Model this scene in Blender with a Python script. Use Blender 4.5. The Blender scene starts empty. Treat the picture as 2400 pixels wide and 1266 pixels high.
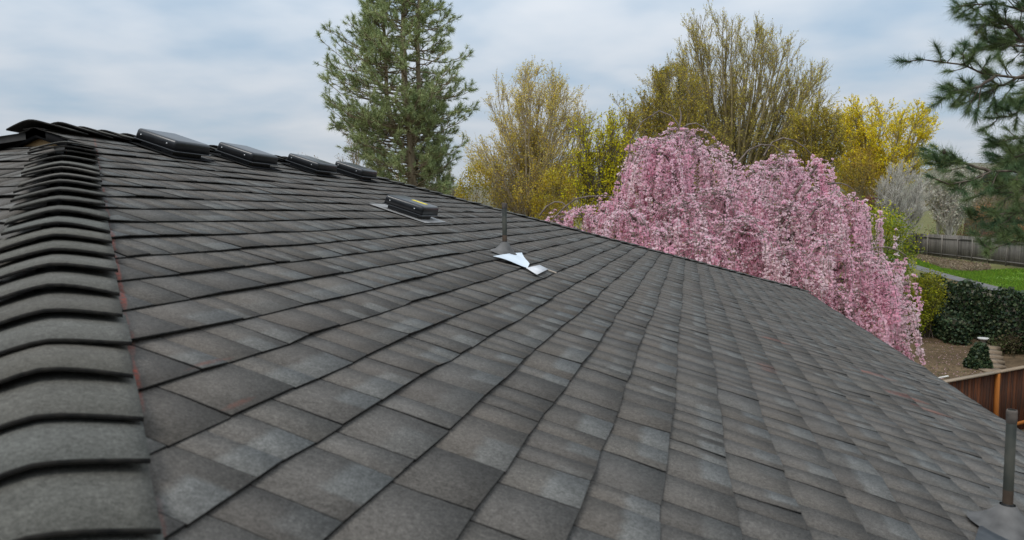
import bpy, bmesh, math, random
import numpy as np
from mathutils import Matrix, Vector

# ------------------------------------------------------------------ camera, sky, sun, exposure
scene = bpy.context.scene
ROOF_Z = 5.9                                   # height of the roof plane's origin over the yard
PITCH, ROLL, YAW, FPX = 0.0761, -0.007, 0.2442, 1660.0
S = 0.325                                      # roof pitch (rise / run)
CAM = np.array([1.264, 0.0, ROOF_Z + 0.1503])
cy, sy = math.cos(YAW), math.sin(YAW)
RIGHT0 = np.array([cy, sy, 0.0]); FWDH = np.array([-sy, cy, 0.0]); UPZ = np.array([0, 0, 1.0])
FWD = FWDH * math.cos(PITCH) - UPZ * math.sin(PITCH)
UP0 = FWDH * math.sin(PITCH) + UPZ * math.cos(PITCH)
RI = RIGHT0 * math.cos(ROLL) + UP0 * math.sin(ROLL)
UI = -RIGHT0 * math.sin(ROLL) + UP0 * math.cos(ROLL)
cam_data = bpy.data.cameras.new('camera')
cam = bpy.data.objects.new('camera', cam_data); scene.collection.objects.link(cam)
cam.matrix_world = Matrix(((RI[0], UI[0], -FWD[0], CAM[0]), (RI[1], UI[1], -FWD[1], CAM[1]),
                           (RI[2], UI[2], -FWD[2], CAM[2]), (0, 0, 0, 1)))
cam_data.sensor_width = 36.0; cam_data.lens = FPX / 2400 * 36
cam_data.clip_start = 0.05; cam_data.clip_end = 6000
cam_data.dof.use_dof = True; cam_data.dof.focus_distance = 6.0; cam_data.dof.aperture_fstop = 6.5
scene.camera = cam
scene.cycles.diffuse_bounces = 8; scene.cycles.max_bounces = 14

SUN_EL, SUN_AZ = math.radians(52), math.radians(205)      # azimuth clockwise from +Y
world = bpy.data.worlds.new('World'); scene.world = world; world.use_nodes = True
nt = world.node_tree; nt.nodes.clear(); N = nt.nodes.new; L = nt.links.new
out = N('ShaderNodeOutputWorld')
sky = N('ShaderNodeTexSky'); sky.sky_type = 'NISHITA'; sky.sun_disc = False
sky.sun_elevation = SUN_EL; sky.sun_rotation = SUN_AZ; sky.air_density = 1.0; sky.dust_density = 1.0
bg1 = N('ShaderNodeBackground'); bg1.inputs[1].default_value = 0.10; L(sky.outputs[0], bg1.inputs[0])
tc = N('ShaderNodeTexCoord'); sep = N('ShaderNodeSeparateXYZ'); L(tc.outputs['Generated'], sep.inputs[0])
def wm(op, a, b=None):
    m = N('ShaderNodeMath'); m.operation = op
    for i, v in enumerate((a, b)):
        if v is None: continue
        if isinstance(v, (int, float)): m.inputs[i].default_value = v
        else: L(v, m.inputs[i])
    return m.outputs[0]
zz = wm('ADD', wm('MAXIMUM', sep.outputs[2], 0.0), 0.16)
comb = N('ShaderNodeCombineXYZ')
L(wm('DIVIDE', sep.outputs[0], zz), comb.inputs[0]); L(wm('DIVIDE', sep.outputs[1], zz), comb.inputs[1])
n1 = N('ShaderNodeTexNoise'); n1.inputs['Scale'].default_value = 0.85; n1.inputs['Detail'].default_value = 4
n1.inputs['Roughness'].default_value = 0.5; n1.inputs['Distortion'].default_value = 0.35; L(comb.outputs[0], n1.inputs['Vector'])
n2 = N('ShaderNodeTexNoise'); n2.inputs['Scale'].default_value = 2.6; n2.inputs['Detail'].default_value = 4
n2.inputs['Roughness'].default_value = 0.45; L(comb.outputs[0], n2.inputs['Vector'])
mixn = wm('ADD', wm('MULTIPLY', n1.outputs[0], 0.62), wm('MULTIPLY', n2.outputs[0], 0.38))
ramp = N('ShaderNodeValToRGB'); L(mixn, ramp.inputs[0])
cr = ramp.color_ramp
cr.elements[0].position = 0.33; cr.elements[0].color = (0.395, 0.52, 0.645, 1)
cr.elements[1].position = 0.66; cr.elements[1].color = (0.725, 0.755, 0.795, 1)
e1 = cr.elements.new(0.50); e1.color = (0.575, 0.645, 0.725, 1)
bg2 = N('ShaderNodeBackground'); bg2.inputs[1].default_value = 1.0; # an overcast sky brightens steadily towards the zenith
L(wm('MULTIPLY', wm('ADD', wm('MULTIPLY', wm('MAXIMUM', sep.outputs[2], 0.0), 2.0), 1.0), 0.605), bg2.inputs[1]); L(ramp.outputs[0], bg2.inputs[0])
mixs = N('ShaderNodeMixShader'); L(bg1.outputs[0], mixs.inputs[1]); L(bg2.outputs[0], mixs.inputs[2])
cov = N('ShaderNodeMapRange'); L(mixn, cov.inputs[0]); cov.inputs[1].default_value = 0.30; cov.inputs[2].default_value = 0.5
cov.inputs[3].default_value = 0.72; cov.inputs[4].default_value = 0.97
L(cov.outputs[0], mixs.inputs[0]); L(mixs.outputs[0], out.inputs[0])

sd = bpy.data.lights.new('sun', 'SUN'); sd.energy = 1.5; sd.angle = math.radians(24); sd.color = (1.0, 0.965, 0.91)
sun = bpy.data.objects.new('sun', sd); scene.collection.objects.link(sun); sun.location = (0, 0, 40)
to_sun = Vector((math.sin(SUN_AZ) * math.cos(SUN_EL), math.cos(SUN_AZ) * math.cos(SUN_EL), math.sin(SUN_EL)))
sun.rotation_euler = to_sun.to_track_quat('Z', 'Y').to_euler()
vs = scene.view_settings
vs.view_transform = 'Standard'; vs.look = 'None'; vs.gamma = 1.0; vs.exposure = 0.33; vs.use_curve_mapping = False

# ------------------------------------------------------------------ helpers
col = scene.collection
rng = np.random.default_rng(7); rnd = random.Random(7)
def nrm(v): return v / np.maximum(np.linalg.norm(v, axis=-1, keepdims=True), 1e-9)
def ray(px, py):
    return FWD + RI * ((px - 1200) / FPX) - UI * ((py - 633) / FPX)
def W(px, py, d): return CAM + ray(px, py) * d               # a pixel at a chosen depth
def onz(px, py, z):                                          # a pixel on the level z
    r = ray(px, py); return CAM + r * ((z - CAM[2]) / r[2])
def onroof(px, py, h=0.0):                                   # a pixel on the roof plane (h above it)
    r = ray(px, py); hh = CAM[2] + S * CAM[0] - ROOF_Z - h
    return CAM + r * (-hh / (r[2] + S * r[0]))
def UD(u, d, z=0.0):                                         # lateral / depth on the ground plan
    p = CAM + RIGHT0 * u + FWDH * d; p[2] = z; return p
def project(P):
    v = np.asarray(P) - CAM; d = v @ FWD
    return 1200 + FPX * (v @ RI) / d, 633 - FPX * (v @ UI) / d, d
wloc = {}
def empty(name, loc, label, cat, group=None):
    o = bpy.data.objects.new(name, None); o.empty_display_size = 0.2; col.objects.link(o)
    o.location = loc; wloc[o.name] = np.array(loc, float)
    o['label'] = label; o['category'] = cat
    if group: o['group'] = group
    return o
def tag(o, label=None, cat=None, group=None, kind=None):
    if label: o['label'] = label
    if cat: o['category'] = cat
    if group: o['group'] = group
    if kind: o['kind'] = kind
    return o
def mesh_data(name, V, faces, mats, attrs=None, midx=None, smooth=False):
    V = np.asarray(V, np.float32).reshape(-1, 3)
    me = bpy.data.meshes.new(name)
    fl = [np.asarray(f, np.int32) for f in faces if len(f)]
    idx = np.concatenate([f.ravel() for f in fl]); tot = np.concatenate([np.full(len(f), f.shape[1], np.int32) for f in fl])
    st = np.concatenate([[0], np.cumsum(tot)[:-1]]).astype(np.int32)
    me.vertices.add(len(V)); me.vertices.foreach_set('co', V.ravel())
    me.loops.add(len(idx)); me.loops.foreach_set('vertex_index', idx)
    me.polygons.add(len(tot)); me.polygons.foreach_set('loop_start', st); me.polygons.foreach_set('loop_total', tot)
    for m in (mats if isinstance(mats, (list, tuple)) else [mats]): me.materials.append(m)
    if midx is not None: me.polygons.foreach_set('material_index', np.asarray(midx, np.int32))
    if smooth: me.polygons.foreach_set('use_smooth', np.ones(len(tot), bool))
    for k, a in (attrs or {}).items():
        a = np.asarray(a, np.float32)
        if a.ndim == 1:
            at = me.attributes.new(k, 'FLOAT', 'POINT'); at.data.foreach_set('value', a)
        else:
            if a.shape[1] == 3: a = np.concatenate([a, np.ones((len(a), 1), np.float32)], 1)
            at = me.attributes.new(k, 'FLOAT_COLOR', 'POINT'); at.data.foreach_set('color', a.ravel())
    me.update(calc_edges=True); me.validate(); return me
def mk(name, V, faces, mats, parent=None, attrs=None, midx=None, smooth=False, loc=None):
    V = np.asarray(V, float).reshape(-1, 3)
    if loc is None:
        loc = (V.min(0) + V.max(0)) / 2 if parent is not None else np.array([*((V.min(0) + V.max(0)) / 2)[:2], V[:, 2].min()])
    me = mesh_data(name, V - loc, faces, mats, attrs, midx, smooth)
    o = bpy.data.objects.new(name, me); col.objects.link(o)
    wloc[o.name] = np.array(loc, float)
    if parent is not None:
        o.parent = parent; o.location = loc - wloc[parent.name]
    else: o.location = loc
    return o
class MB:                                       # collects boxes and tubes into one mesh
    def __init__(s): s.V = []; s.Q = []; s.n = 0
    def add(s, V, Q):
        s.V.append(np.asarray(V, float)); s.Q.append(np.asarray(Q) + s.n); s.n += len(V); return s
    def box(s, c, ax, ay, az):
        c, ax, ay, az = (np.asarray(q, float) for q in (c, ax, ay, az))
        V = [c + i * ax + j * ay + k * az for k in (-1, 1) for j in (-1, 1) for i in (-1, 1)]
        return s.add(V, [[0, 2, 3, 1], [4, 5, 7, 6], [0, 1, 5, 4], [2, 6, 7, 3], [0, 4, 6, 2], [1, 3, 7, 5]])
    def lathe(s, prof, ax=(0, 0, 0), n=20, M=None):
        a = np.linspace(0, 2 * np.pi, n, endpoint=False); V = []
        for r, z in prof: V.append(np.stack([r * np.cos(a), r * np.sin(a), np.full(n, z)], 1))
        V = np.concatenate(V) + np.asarray(ax); Q = []
        for i in range(len(prof) - 1):
            for j in range(n):
                k = (j + 1) % n; Q.append([i * n + j, i * n + k, (i + 1) * n + k, (i + 1) * n + j])
        if M is not None: V = V @ np.asarray(M).T
        return s.add(V, Q)
    def build(s, name, mat, parent=None, smooth=False, **k):
        return mk(name, np.concatenate(s.V), [np.concatenate(s.Q)], mat, parent, smooth=smooth, **k)
def tubes(P, R, sides=3):
    """P (N,K,3) polylines, R (N,K) radii -> verts, quads"""
    P = np.asarray(P, float); R = np.asarray(R, float); n, k, _ = P.shape
    T = nrm(np.gradient(P, axis=1)); ref = np.array([0.31, 0.52, 0.795])
    A = nrm(np.cross(T, ref)); B = np.cross(T, A)
    a = np.linspace(0, 2 * np.pi, sides, endpoint=False)
    V = P[:, :, None] + R[:, :, None, None] * (A[:, :, None] * np.cos(a)[:, None] + B[:, :, None] * np.sin(a)[:, None])
    base = (np.arange(n) * k * sides)[:, None, None] + (np.arange(k - 1) * sides)[None, :, None]
    j = np.arange(sides); j2 = (j + 1) % sides
    Q = np.stack([base + j, base + j2, base + sides + j2, base + sides + j], -1).reshape(-1, 4)
    return V.reshape(-1, 3), Q
class Acc:                                      # joins arrays of quads/tris with colours
    def __init__(s): s.V = []; s.Q = []; s.T = []; s.C = []; s.n = 0
    def add(s, V, Q=None, T=None, C=None):
        s.V.append(V)
        if Q is not None: s.Q.append(Q + s.n)
        if T is not None: s.T.append(T + s.n)
        if C is not None: s.C.append(np.broadcast_to(C, (len(V), 3)))
        s.n += len(V)
    def build(s, name, mat, parent, **k):
        f = []
        if s.Q: f.append(np.concatenate(s.Q))
        if s.T: f.append(np.concatenate(s.T))
        return mk(name, np.concatenate(s.V), f, mat, parent, attrs={'col': np.concatenate(s.C)} if s.C else None, **k)
def cards(pos, w, l, rg, upbias=0.0):
    """leaf shaped folded quads"""
    n = len(pos); d = rg.normal(size=(n, 3)); d[:, 2] += upbias; d = nrm(d)
    s = nrm(np.cross(d, rg.normal(size=(n, 3)))); m = np.cross(d, s)
    w = np.broadcast_to(w, n)[:, None]; l = np.broadcast_to(l, n)[:, None]
    V = np.stack([pos - d * l * .5, pos + s * w * .5 + m * w * .12, pos + d * l * .5, pos - s * w * .5 + m * w * .12], 1)
    return V.reshape(-1, 3), np.arange(n * 4).reshape(-1, 4)
def grow(base, d, length, K, trop=(0, 0, 1), tw=0.0, wig=0.1, rg=rng):
    n = len(base); pts = np.zeros((n, K, 3)); pts[:, 0] = base; d = nrm(d); trop = np.asarray(trop, float)
    st = (np.broadcast_to(length, n) / (K - 1))[:, None]
    for i in range(1, K):
        d = nrm(d + trop * tw / K + rg.normal(size=(n, 3)) * wig); pts[:, i] = pts[:, i - 1] + d * st
    return pts
def along(P, t):
    n, k, _ = P.shape; x = np.clip(t, 0, 0.9999) * (k - 1); i = x.astype(int); f = (x - i)[:, None]; r = np.arange(n)
    return P[r, i] * (1 - f) + P[r, i + 1] * f, nrm(P[r, i + 1] - P[r, i])
def spawn(P, per, t0, t1, ang, length, K, rg, taper=0.55, trop=(0, 0, 1), tw=0.5, wig=0.1):
    idx = np.repeat(np.arange(len(P)), per); t = rg.uniform(t0, t1, len(idx))
    b, tg = along(P[idx], t); perp = nrm(np.cross(tg, rg.normal(size=tg.shape)))
    a = rg.uniform(*ang, len(idx))[:, None]; d = tg * np.cos(a) + perp * np.sin(a)
    ln = length * rg.uniform(.6, 1.2, len(idx)) * (1 - taper * t)
    return grow(b, d, ln, K, trop, tw, wig, rg)
def bez(a, b, c, K):
    t = np.linspace(0, 1, K)[None, :, None]
    return a[:, None] * (1 - t) ** 2 + 2 * b[:, None] * t * (1 - t) + c[:, None] * t ** 2
def radii(P, r0, r1): return np.linspace(1, 0, P.shape[1])[None] * (np.broadcast_to(r0, len(P)) - r1)[:, None] + r1

# ------------------------------------------------------------------ materials
def mat(name, rough=0.8, spec=0.3):
    m = bpy.data.materials.new(name); m.use_nodes = True; b = m.node_tree.nodes['Principled BSDF']
    b.inputs['Roughness'].default_value = rough; b.inputs['Specular IOR Level'].default_value = spec
    return m, m.node_tree, b
def noise_mat(name, c0, c1, scale=4.0, rough=0.85, detail=5, spec=0.25, stretch=None, bump=0.0, metal=0.0, c2=None, lo=.32, hi=.68):
    m, t, b = mat(name, rough, spec); n = t.nodes.new; l = t.links.new
    tcn = n('ShaderNodeNewGeometry'); src = tcn.outputs['Position']
    if stretch:
        mp = n('ShaderNodeMapping'); mp.inputs['Scale'].default_value = stretch; l(src, mp.inputs[0]); src = mp.outputs[0]
    nz = n('ShaderNodeTexNoise'); nz.inputs['Scale'].default_value = scale; nz.inputs['Detail'].default_value = detail; l(src, nz.inputs['Vector'])
    r = n('ShaderNodeValToRGB'); l(nz.outputs[0], r.inputs[0])
    r.color_ramp.elements[0].position = lo; r.color_ramp.elements[1].position = hi
    r.color_ramp.elements[0].color = (*c0, 1); r.color_ramp.elements[1].color = (*c1, 1)
    if c2 is not None: e = r.color_ramp.elements.new((lo + hi) / 2); e.color = (*c2, 1)
    l(r.outputs[0], b.inputs['Base Color']); b.inputs['Metallic'].default_value = metal
    if bump:
        bp = n('ShaderNodeBump'); bp.inputs['Strength'].default_value = bump; bp.inputs['Distance'].default_value = 0.02
        l(nz.outputs[0], bp.inputs['Height']); l(bp.outputs[0], b.inputs['Normal'])
    return m
def leaf_mat(name, trans=0.3, rough=0.65):
    m, t, b = mat(name, rough, 0.2); n = t.nodes.new; l = t.links.new
    a = n('ShaderNodeAttribute'); a.attribute_name = 'col'
    l(a.outputs['Color'], b.inputs['Base Color'])
    tr = n('ShaderNodeBsdfTranslucent'); l(a.outputs['Color'], tr.inputs[0])
    mx = n('ShaderNodeMixShader'); mx.inputs[0].default_value = trans
    l(b.outputs[0], mx.inputs[1]); l(tr.outputs[0], mx.inputs[2]); l(mx.outputs[0], t.nodes['Material Output'].inputs[0])
    return m
LEAF = leaf_mat('leaf'); PETAL = leaf_mat('petal', 0.6, 0.6); NEEDLE = leaf_mat('needle', 0.12, 0.55)
BARK = noise_mat('bark_brown', (.055, .042, .032), (.15, .12, .095), 9, stretch=(1, 1, .25))
BARK_TAN = noise_mat('bark_tan', (.16, .125, .08), (.32, .26, .17), 6, stretch=(1, 1, .25))
BARK_OLIVE = noise_mat('bark_olive', (.17, .14, .075), (.32, .26, .14), 6, stretch=(1, 1, .25))
BARK_STRAW = noise_mat('bark_straw', (.26, .21, .14), (.46, .39, .27), 6, stretch=(1, 1, .25))
BARK_PALE = noise_mat('bark_pale', (.33, .31, .27), (.58, .55, .49), 5, stretch=(1, 1, .4))
BARK_GREY = noise_mat('bark_grey', (.10, .08, .07), (.24, .20, .17), 9, stretch=(1, 1, .3))

def shingle_mat(name, cap=False):
    m, t, b = mat(name, 0.93, 0.18); n = t.nodes.new; l = t.links.new
    geo = n('ShaderNodeNewGeometry'); pos = geo.outputs['Position']
    a = n('ShaderNodeAttribute'); a.attribute_name = 'col'
    def noise(sc, det, ro=.5):
        q = n('ShaderNodeTexNoise'); q.inputs['Scale'].default_value = sc; q.inputs['Detail'].default_value = det
        q.inputs['Roughness'].default_value = ro; l(pos, q.inputs['Vector']); return q.outputs[0]
    def math_(op, x, y=None, clamp=False):
        q = n('ShaderNodeMath'); q.operation = op; q.use_clamp = clamp
        for i, v in enumerate((x, y)):
            if v is None: continue
            if isinstance(v, (int, float)): q.inputs[i].default_value = v
            else: l(v, q.inputs[i])
        return q.outputs[0]
    def mixc(f, c0, c1, bt='MIX'):
        q = n('ShaderNodeMix'); q.data_type = 'RGBA'; q.blend_type = bt
        for i, v in ((0, f), (6, c0), (7, c1)):
            if isinstance(v, (int, float)): q.inputs[i].default_value = v
            elif isinstance(v, tuple): q.inputs[i].default_value = (*v, 1)
            else: l(v, q.inputs[i])
        return q.outputs[2]
    def rng_(v, a0, a1, b0, b1):
        q = n('ShaderNodeMapRange'); l(v, q.inputs[0])
        for i, x in enumerate((a0, a1, b0, b1)): q.inputs[i + 1].default_value = x
        return q.outputs[0]
    colr = a.outputs['Color']
    if not cap:                                          # granule colour band printed along the lower half of some tabs
        av = n('ShaderNodeAttribute'); av.attribute_name = 'bv'; al = n('ShaderNodeAttribute'); al.attribute_name = 'lt'
        band = math_('MULTIPLY', rng_(math_('ADD', av.outputs['Fac'], math_('MULTIPLY', math_('SUBTRACT', noise(30, 3), .5), .22)), .40, .54, 1, 0), al.outputs['Fac'])
        aw = n('ShaderNodeAttribute'); aw.attribute_name = 'wm'; band = math_('MULTIPLY', band, rng_(aw.outputs['Fac'], -.5, .9, 0, 1))
        colr = mixc(band, colr, (.150, .148, .139))
    mid = noise(34, 4, .6); colr = mixc(1.0, colr, mixc(rng_(mid, .3, .7, 0, 1), (.9, .9, .895), (1.1, 1.1, 1.1)), 'MULTIPLY')
    blot = noise(7, 4); colr = mixc(1.0, colr, mixc(blot, (.82, .81, .80), (1.16, 1.16, 1.16)), 'MULTIPLY')
    g2 = noise(120, 4, .7); colr = mixc(1.0, colr, mixc(rng_(g2, .3, .7, 0, 1), (.72, .72, .72), (1.28, 1.28, 1.28)), 'MULTIPLY')
    vor = n('ShaderNodeTexVoronoi'); vor.inputs['Scale'].default_value = 520; l(pos, vor.inputs['Vector'])
    sv = n('ShaderNodeSeparateColor'); l(vor.outputs['Color'], sv.inputs[0])
    colr = mixc(1.0, colr, mixc(sv.outputs[0], (.70, .70, .70), (1.30, 1.30, 1.30)), 'MULTIPLY')
    # warm weathered tint in broad patches
    colr = mixc(math_('MULTIPLY', rng_(noise(1.6, 3), .45, .7, 0, 1), .22), colr, (.125, .104, .09))
    sp = n('ShaderNodeSeparateXYZ'); l(pos, sp.inputs[0]); X, Y = sp.outputs[0], sp.outputs[1]
    if not cap:
        # red chalk snapped along the hip, and a few smeared chalk marks
        dist = math_('ABSOLUTE', math_('SUBTRACT', math_('ADD', X, Y), 1.352))
        wob = math_('ADD', dist, math_('MULTIPLY', math_('SUBTRACT', noise(9, 3), .5), .03))
        mk_ = math_('MULTIPLY', rng_(wob, .002, .009, 1, 0), math_('MULTIPLY', rng_(noise(5, 4), .40, .62, 0, .9), rng_(noise(160, 3, .7), .38, .6, .1, 1)))
        mk_ = math_('MULTIPLY', mk_, rng_(Y, 3.1, 3.2, 1, 0))
        colr = mixc(mk_, colr, (.36, .085, .055))
        for (sx, sy_, lx, ly, an, st) in CHALK:
            ca, sa = math.cos(an), math.sin(an)
            dx = math_('SUBTRACT', X, sx); dy = math_('SUBTRACT', Y, sy_)
            p = math_('DIVIDE', math_('ADD', math_('MULTIPLY', dx, ca), math_('MULTIPLY', dy, sa)), lx)
            q = math_('DIVIDE', math_('SUBTRACT', math_('MULTIPLY', dy, ca), math_('MULTIPLY', dx, sa)), ly)
            r2 = math_('ADD', math_('MULTIPLY', p, p), math_('MULTIPLY', q, q))
            r2 = math_('ADD', r2, math_('MULTIPLY', math_('SUBTRACT', noise(22, 4), .5), 2.2))
            f = math_('MULTIPLY', rng_(r2, .1, 1.0, st * 1.3, 0), rng_(noise(160, 3, .7), .38, .6, .1, 1)); colr = mixc(f, colr, (.24, .085, .06))
    l(colr, b.inputs['Base Color'])
    bp = n('ShaderNodeBump'); bp.inputs['Strength'].default_value = .5; bp.inputs['Distance'].default_value = .003
    l(math_('ADD', g2, math_('MULTIPLY', sv.outputs[1], .5)), bp.inputs['Height']); l(bp.outputs[0], b.inputs['Normal'])
    return m
CHALK = [(1.75, 4.2, .10, .05, .5, .45), (2.26, 4.19, .13, .05, .3, .55), (2.30, 3.75, .13, .06, .2, .6),
         (2.36, 3.58, .10, .05, -.2, .5), (.40, 1.13, .008, .07, 0, .38), (.53, 1.03, .008, .05, 0, .35), (1.60, 3.2, .05, .12, 0, .3)]
SHINGLE = shingle_mat('shingle'); CAPM = shingle_mat('cap_shingle', True)
EDGE = noise_mat('shingle_cut_edge', (.008, .008, .008), (.03, .027, .023), 60)
DECK = noise_mat('roof_felt', (.02, .02, .02), (.035, .034, .032), 20)
TAN = noise_mat('tan_painted_wall', (.50, .33, .16), (.58, .40, .21), 6, bump=.1)
FASCIA = noise_mat('shaded_fascia', (.010, .010, .011), (.018, .018, .018), 8, rough=.95, spec=.05)  # rake boards: shade under the gable overhang painted in as near-black
PLASTIC = noise_mat('black_plastic', (.009, .010, .012), (.016, .017, .019), 14, rough=.3, spec=.5)
GALV = noise_mat('galvanised_sheet', (.20, .19, .18), (.33, .32, .31), 14, rough=.5, metal=.35)
ALU = noise_mat('bright_aluminium', (.60, .66, .72), (.74, .79, .83), 8, rough=.42, metal=.35)
SCREW = noise_mat('screw_metal', (.6, .6, .6), (.75, .75, .75), 30, rough=.35, metal=.5)
LEAD = noise_mat('grey_rubber_boot', (.06, .058, .056), (.14, .135, .13), 16, rough=.7)
PIPE = noise_mat('vent_pipe_paint', (.018, .02, .018), (.055, .055, .045), 12, rough=.65, c2=(.03, .034, .029))
RUST = noise_mat('rusty_pipe_base', (.05, .036, .026), (.10, .07, .05), 20, rough=.8)
MASTIC = noise_mat('black_mastic', (.008, .008, .008), (.02, .02, .02), 30, rough=.5)
STICKER = noise_mat('yellow_sticker', (.65, .50, .02), (.75, .60, .05), 30, rough=.5)
PAPER = noise_mat('pale_metal_scrap', (.52, .52, .53), (.62, .62, .63), 12, rough=.5)

# ------------------------------------------------------------------ ground, terrace, hill
TERR = 2.45
bnd = np.array([(-300, 60), (-60, 47), (8, 44.5), (20.0, 42.5), (23.2, 39.6), (22.6, 33.5), (22.3, 30.5), (22.6, 20), (26, 0), (30, -80)])
def sdist(u, d):                                            # signed distance to the terrace edge, + on the upper side
    p = np.stack([u, d], -1)[:, None]; a = bnd[:-1][None]; b = bnd[1:][None]; ab = b - a
    t = np.clip(((p - a) * ab).sum(-1) / (ab * ab).sum(-1), 0, 1); q = a + ab * t[..., None]
    ds = np.sqrt(((p - q) ** 2).sum(-1)); i = ds.argmin(1); r = np.arange(len(u))
    A = bnd[i]; B = bnd[i + 1]; cr_ = (B - A)[:, 0] * (d - A[:, 1]) - (B - A)[:, 1] * (u - A[:, 0])
    return ds[r, i] * np.sign(cr_)
def ground_h(u, d):
    u = np.atleast_1d(np.asarray(u, float)); d = np.atleast_1d(np.asarray(d, float))
    s_ = sdist(u, d); k = np.clip((s_ - .25) / np.where((u > 19) & (d > 24) & (d < 43), .35, 3.0), 0, 1); k = k * k * (3 - 2 * k)
    return TERR * k + np.clip(np.hypot(u, d) - 110, 0, None) * .012
def gz(u, d): return float(ground_h(u, d)[0])
def tick(lo, hi, step, far, nfar):
    g = np.geomspace(1, far, nfar); return np.concatenate([(lo - g)[::-1], np.arange(lo, hi + .01, step), hi + g])
us = tick(-50, 70, 1.0, 2500, 22); ds_ = tick(-30, 100, 1.0, 2500, 22)
us = np.sort(np.concatenate([us, np.arange(20, 27, .2)])); ds_ = np.sort(np.concatenate([ds_, np.arange(37, 43, .2)]))
UU, DD = np.meshgrid(us, ds_); hz = ground_h(UU.ravel(), DD.ravel())
GV = CAM[None] + RIGHT0 * UU.ravel()[:, None] + FWDH * DD.ravel()[:, None]; GV[:, 2] = hz
nu, nd = len(us), len(ds_); ii = (np.arange(nd - 1)[:, None] * nu + np.arange(nu - 1)[None]).ravel()
GQ = np.stack([ii, ii + 1, ii + nu + 1, ii + nu], 1)
sg = sdist(UU.ravel(), DD.ravel()); up = np.clip(sg / 2, 0, 1)[:, None]
gc = np.array([.105, .072, .042]) * (1 - up) + np.array([.12, .115, .045]) * up
def ground_mat():
    m, t, b = mat('ground_earth', .95, .1); n = t.nodes.new; l = t.links.new
    a = n('ShaderNodeAttribute'); a.attribute_name = 'col'; g = n('ShaderNodeNewGeometry')
    c = a.outputs['Color']
    for sc, lo, hi in ((.35, .75, 1.3), (3.0, .7, 1.35), (22, .65, 1.35)):
        z = n('ShaderNodeTexNoise'); z.inputs['Scale'].default_value = sc; z.inputs['Detail'].default_value = 5; l(g.outputs['Position'], z.inputs['Vector'])
        r = n('ShaderNodeMapRange'); l(z.outputs[0], r.inputs[0]); r.inputs[1].default_value = .3; r.inputs[2].default_value = .7
        r.inputs[3].default_value = lo; r.inputs[4].default_value = hi
        x = n('ShaderNodeMix'); x.data_type = 'RGBA'; x.blend_type = 'MULTIPLY'; x.inputs[0].default_value = 1; l(c, x.inputs[6]); l(r.outputs[0], x.inputs[7]); c = x.outputs[2]
    l(c, b.inputs['Base Color']); return m
tag(mk('ground', GV, [GQ], ground_mat(), attrs={'col': gc}, smooth=True, loc=np.zeros(3)), kind='structure')
# hill along the skyline
hx = np.linspace(-900, 1100, 120); rows = []
prof = 30 + 22 * np.clip((hx - 150) / 500, 0, 1.4) + 5 * np.sin(hx * .013) + 2.2 * np.sin(hx * .06 + 1)
for f, dd in ((0, 420), (.45, 520), (.8, 600), (1, 680), (.9, 800), (.2, 1100)):
    rows.append(CAM[None] + RIGHT0 * hx[:, None] + FWDH * dd); rows[-1][:, 2] = 3 + prof * f * 1.22 + rng.normal(size=120) * .5
HV = np.concatenate(rows); k = np.arange(5)[:, None] * 120 + np.arange(119)[None]; k = k.ravel()
HILL = noise_mat('hill_scrub', (.075, .07, .045), (.15, .13, .095), .03, detail=9, c2=(.12, .115, .075))
tag(mk('hill', HV, [np.stack([k, k + 1, k + 121, k + 120], 1)], HILL, smooth=True), kind='structure')

def strip(name, A_, B_, z, m, **kw):                          # a ground sheet between two edge lines
    P = np.concatenate([np.array(A_, float), np.array(B_, float)]); P[:, 2] = z; n = len(A_)
    return mk(name, P, [np.array([[i, n + i, n + i + 1, i + 1] for i in range(n - 1)])], m, **kw)
PATHM = noise_mat('asphalt_path', (.10, .097, .095), (.15, .145, .14), 3, bump=.1)
up_edge = [(2100, 606), (2146, 621), (2209, 640), (2292, 661), (2371, 681), (2440, 694), (2560, 716)]
pe = [onz(x, y, TERR) for x, y in up_edge]
off = []
for i in range(len(pe)):
    tg = nrm(pe[min(i + 1, len(pe) - 1)] - pe[max(i - 1, 0)]); off.append(pe[i] + np.array([tg[1], -tg[0], 0]) * .85)
if np.linalg.norm(off[2] - CAM) > np.linalg.norm(pe[2] - CAM): off = [2 * a - b for a, b in zip(pe, off)]
tag(strip('path', pe, off, TERR + .012, PATHM), kind='structure')
LAWNM = noise_mat('spring_lawn', (.085, .15, .015), (.15, .26, .02), 1.6, detail=9)
la = [onz(x, y, TERR) for x, y in ((2150, 606), (2210, 622), (2260, 635), (2318, 634), (2400, 631), (2560, 645))]
lb = [onz(x, y, TERR) for x, y in ((2146, 620), (2209, 639), (2292, 660), (2371, 680), (2440, 693), (2560, 715))]
tag(strip('lawn', la, lb, TERR + .006, LAWNM), kind='structure')
# grass blades so that the lawn is not a flat sheet
A = Acc(); q = rng.uniform(0, 1, (22000, 2)); kx = q[:, 0] * 4.999; ki = kx.astype(int); kf = (kx - ki)[:, None]; la, lb = np.array(la), np.array(lb)
gp = (la[ki] * (1 - kf) + la[ki + 1] * kf) * (1 - q[:, 1:]) + (lb[ki] * (1 - kf) + lb[ki + 1] * kf) * q[:, 1:]
gp = gp[[True] * len(gp)]
V, T_ = [], None
hh = rng.uniform(.04, .11, len(gp)) * (.6 + .8 * (np.sin(gp[:, 0] * 1.3) * np.sin(gp[:, 1] * .9) > -.2)); an = rng.uniform(0, 6.28, len(gp))
sx_ = np.stack([np.cos(an), np.sin(an), 0 * an], 1) * .03
V = np.stack([gp - sx_, gp + sx_, gp + np.array([0, 0, 1]) * hh[:, None] + rng.normal(size=gp.shape) * .02], 1).reshape(-1, 3)
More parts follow.
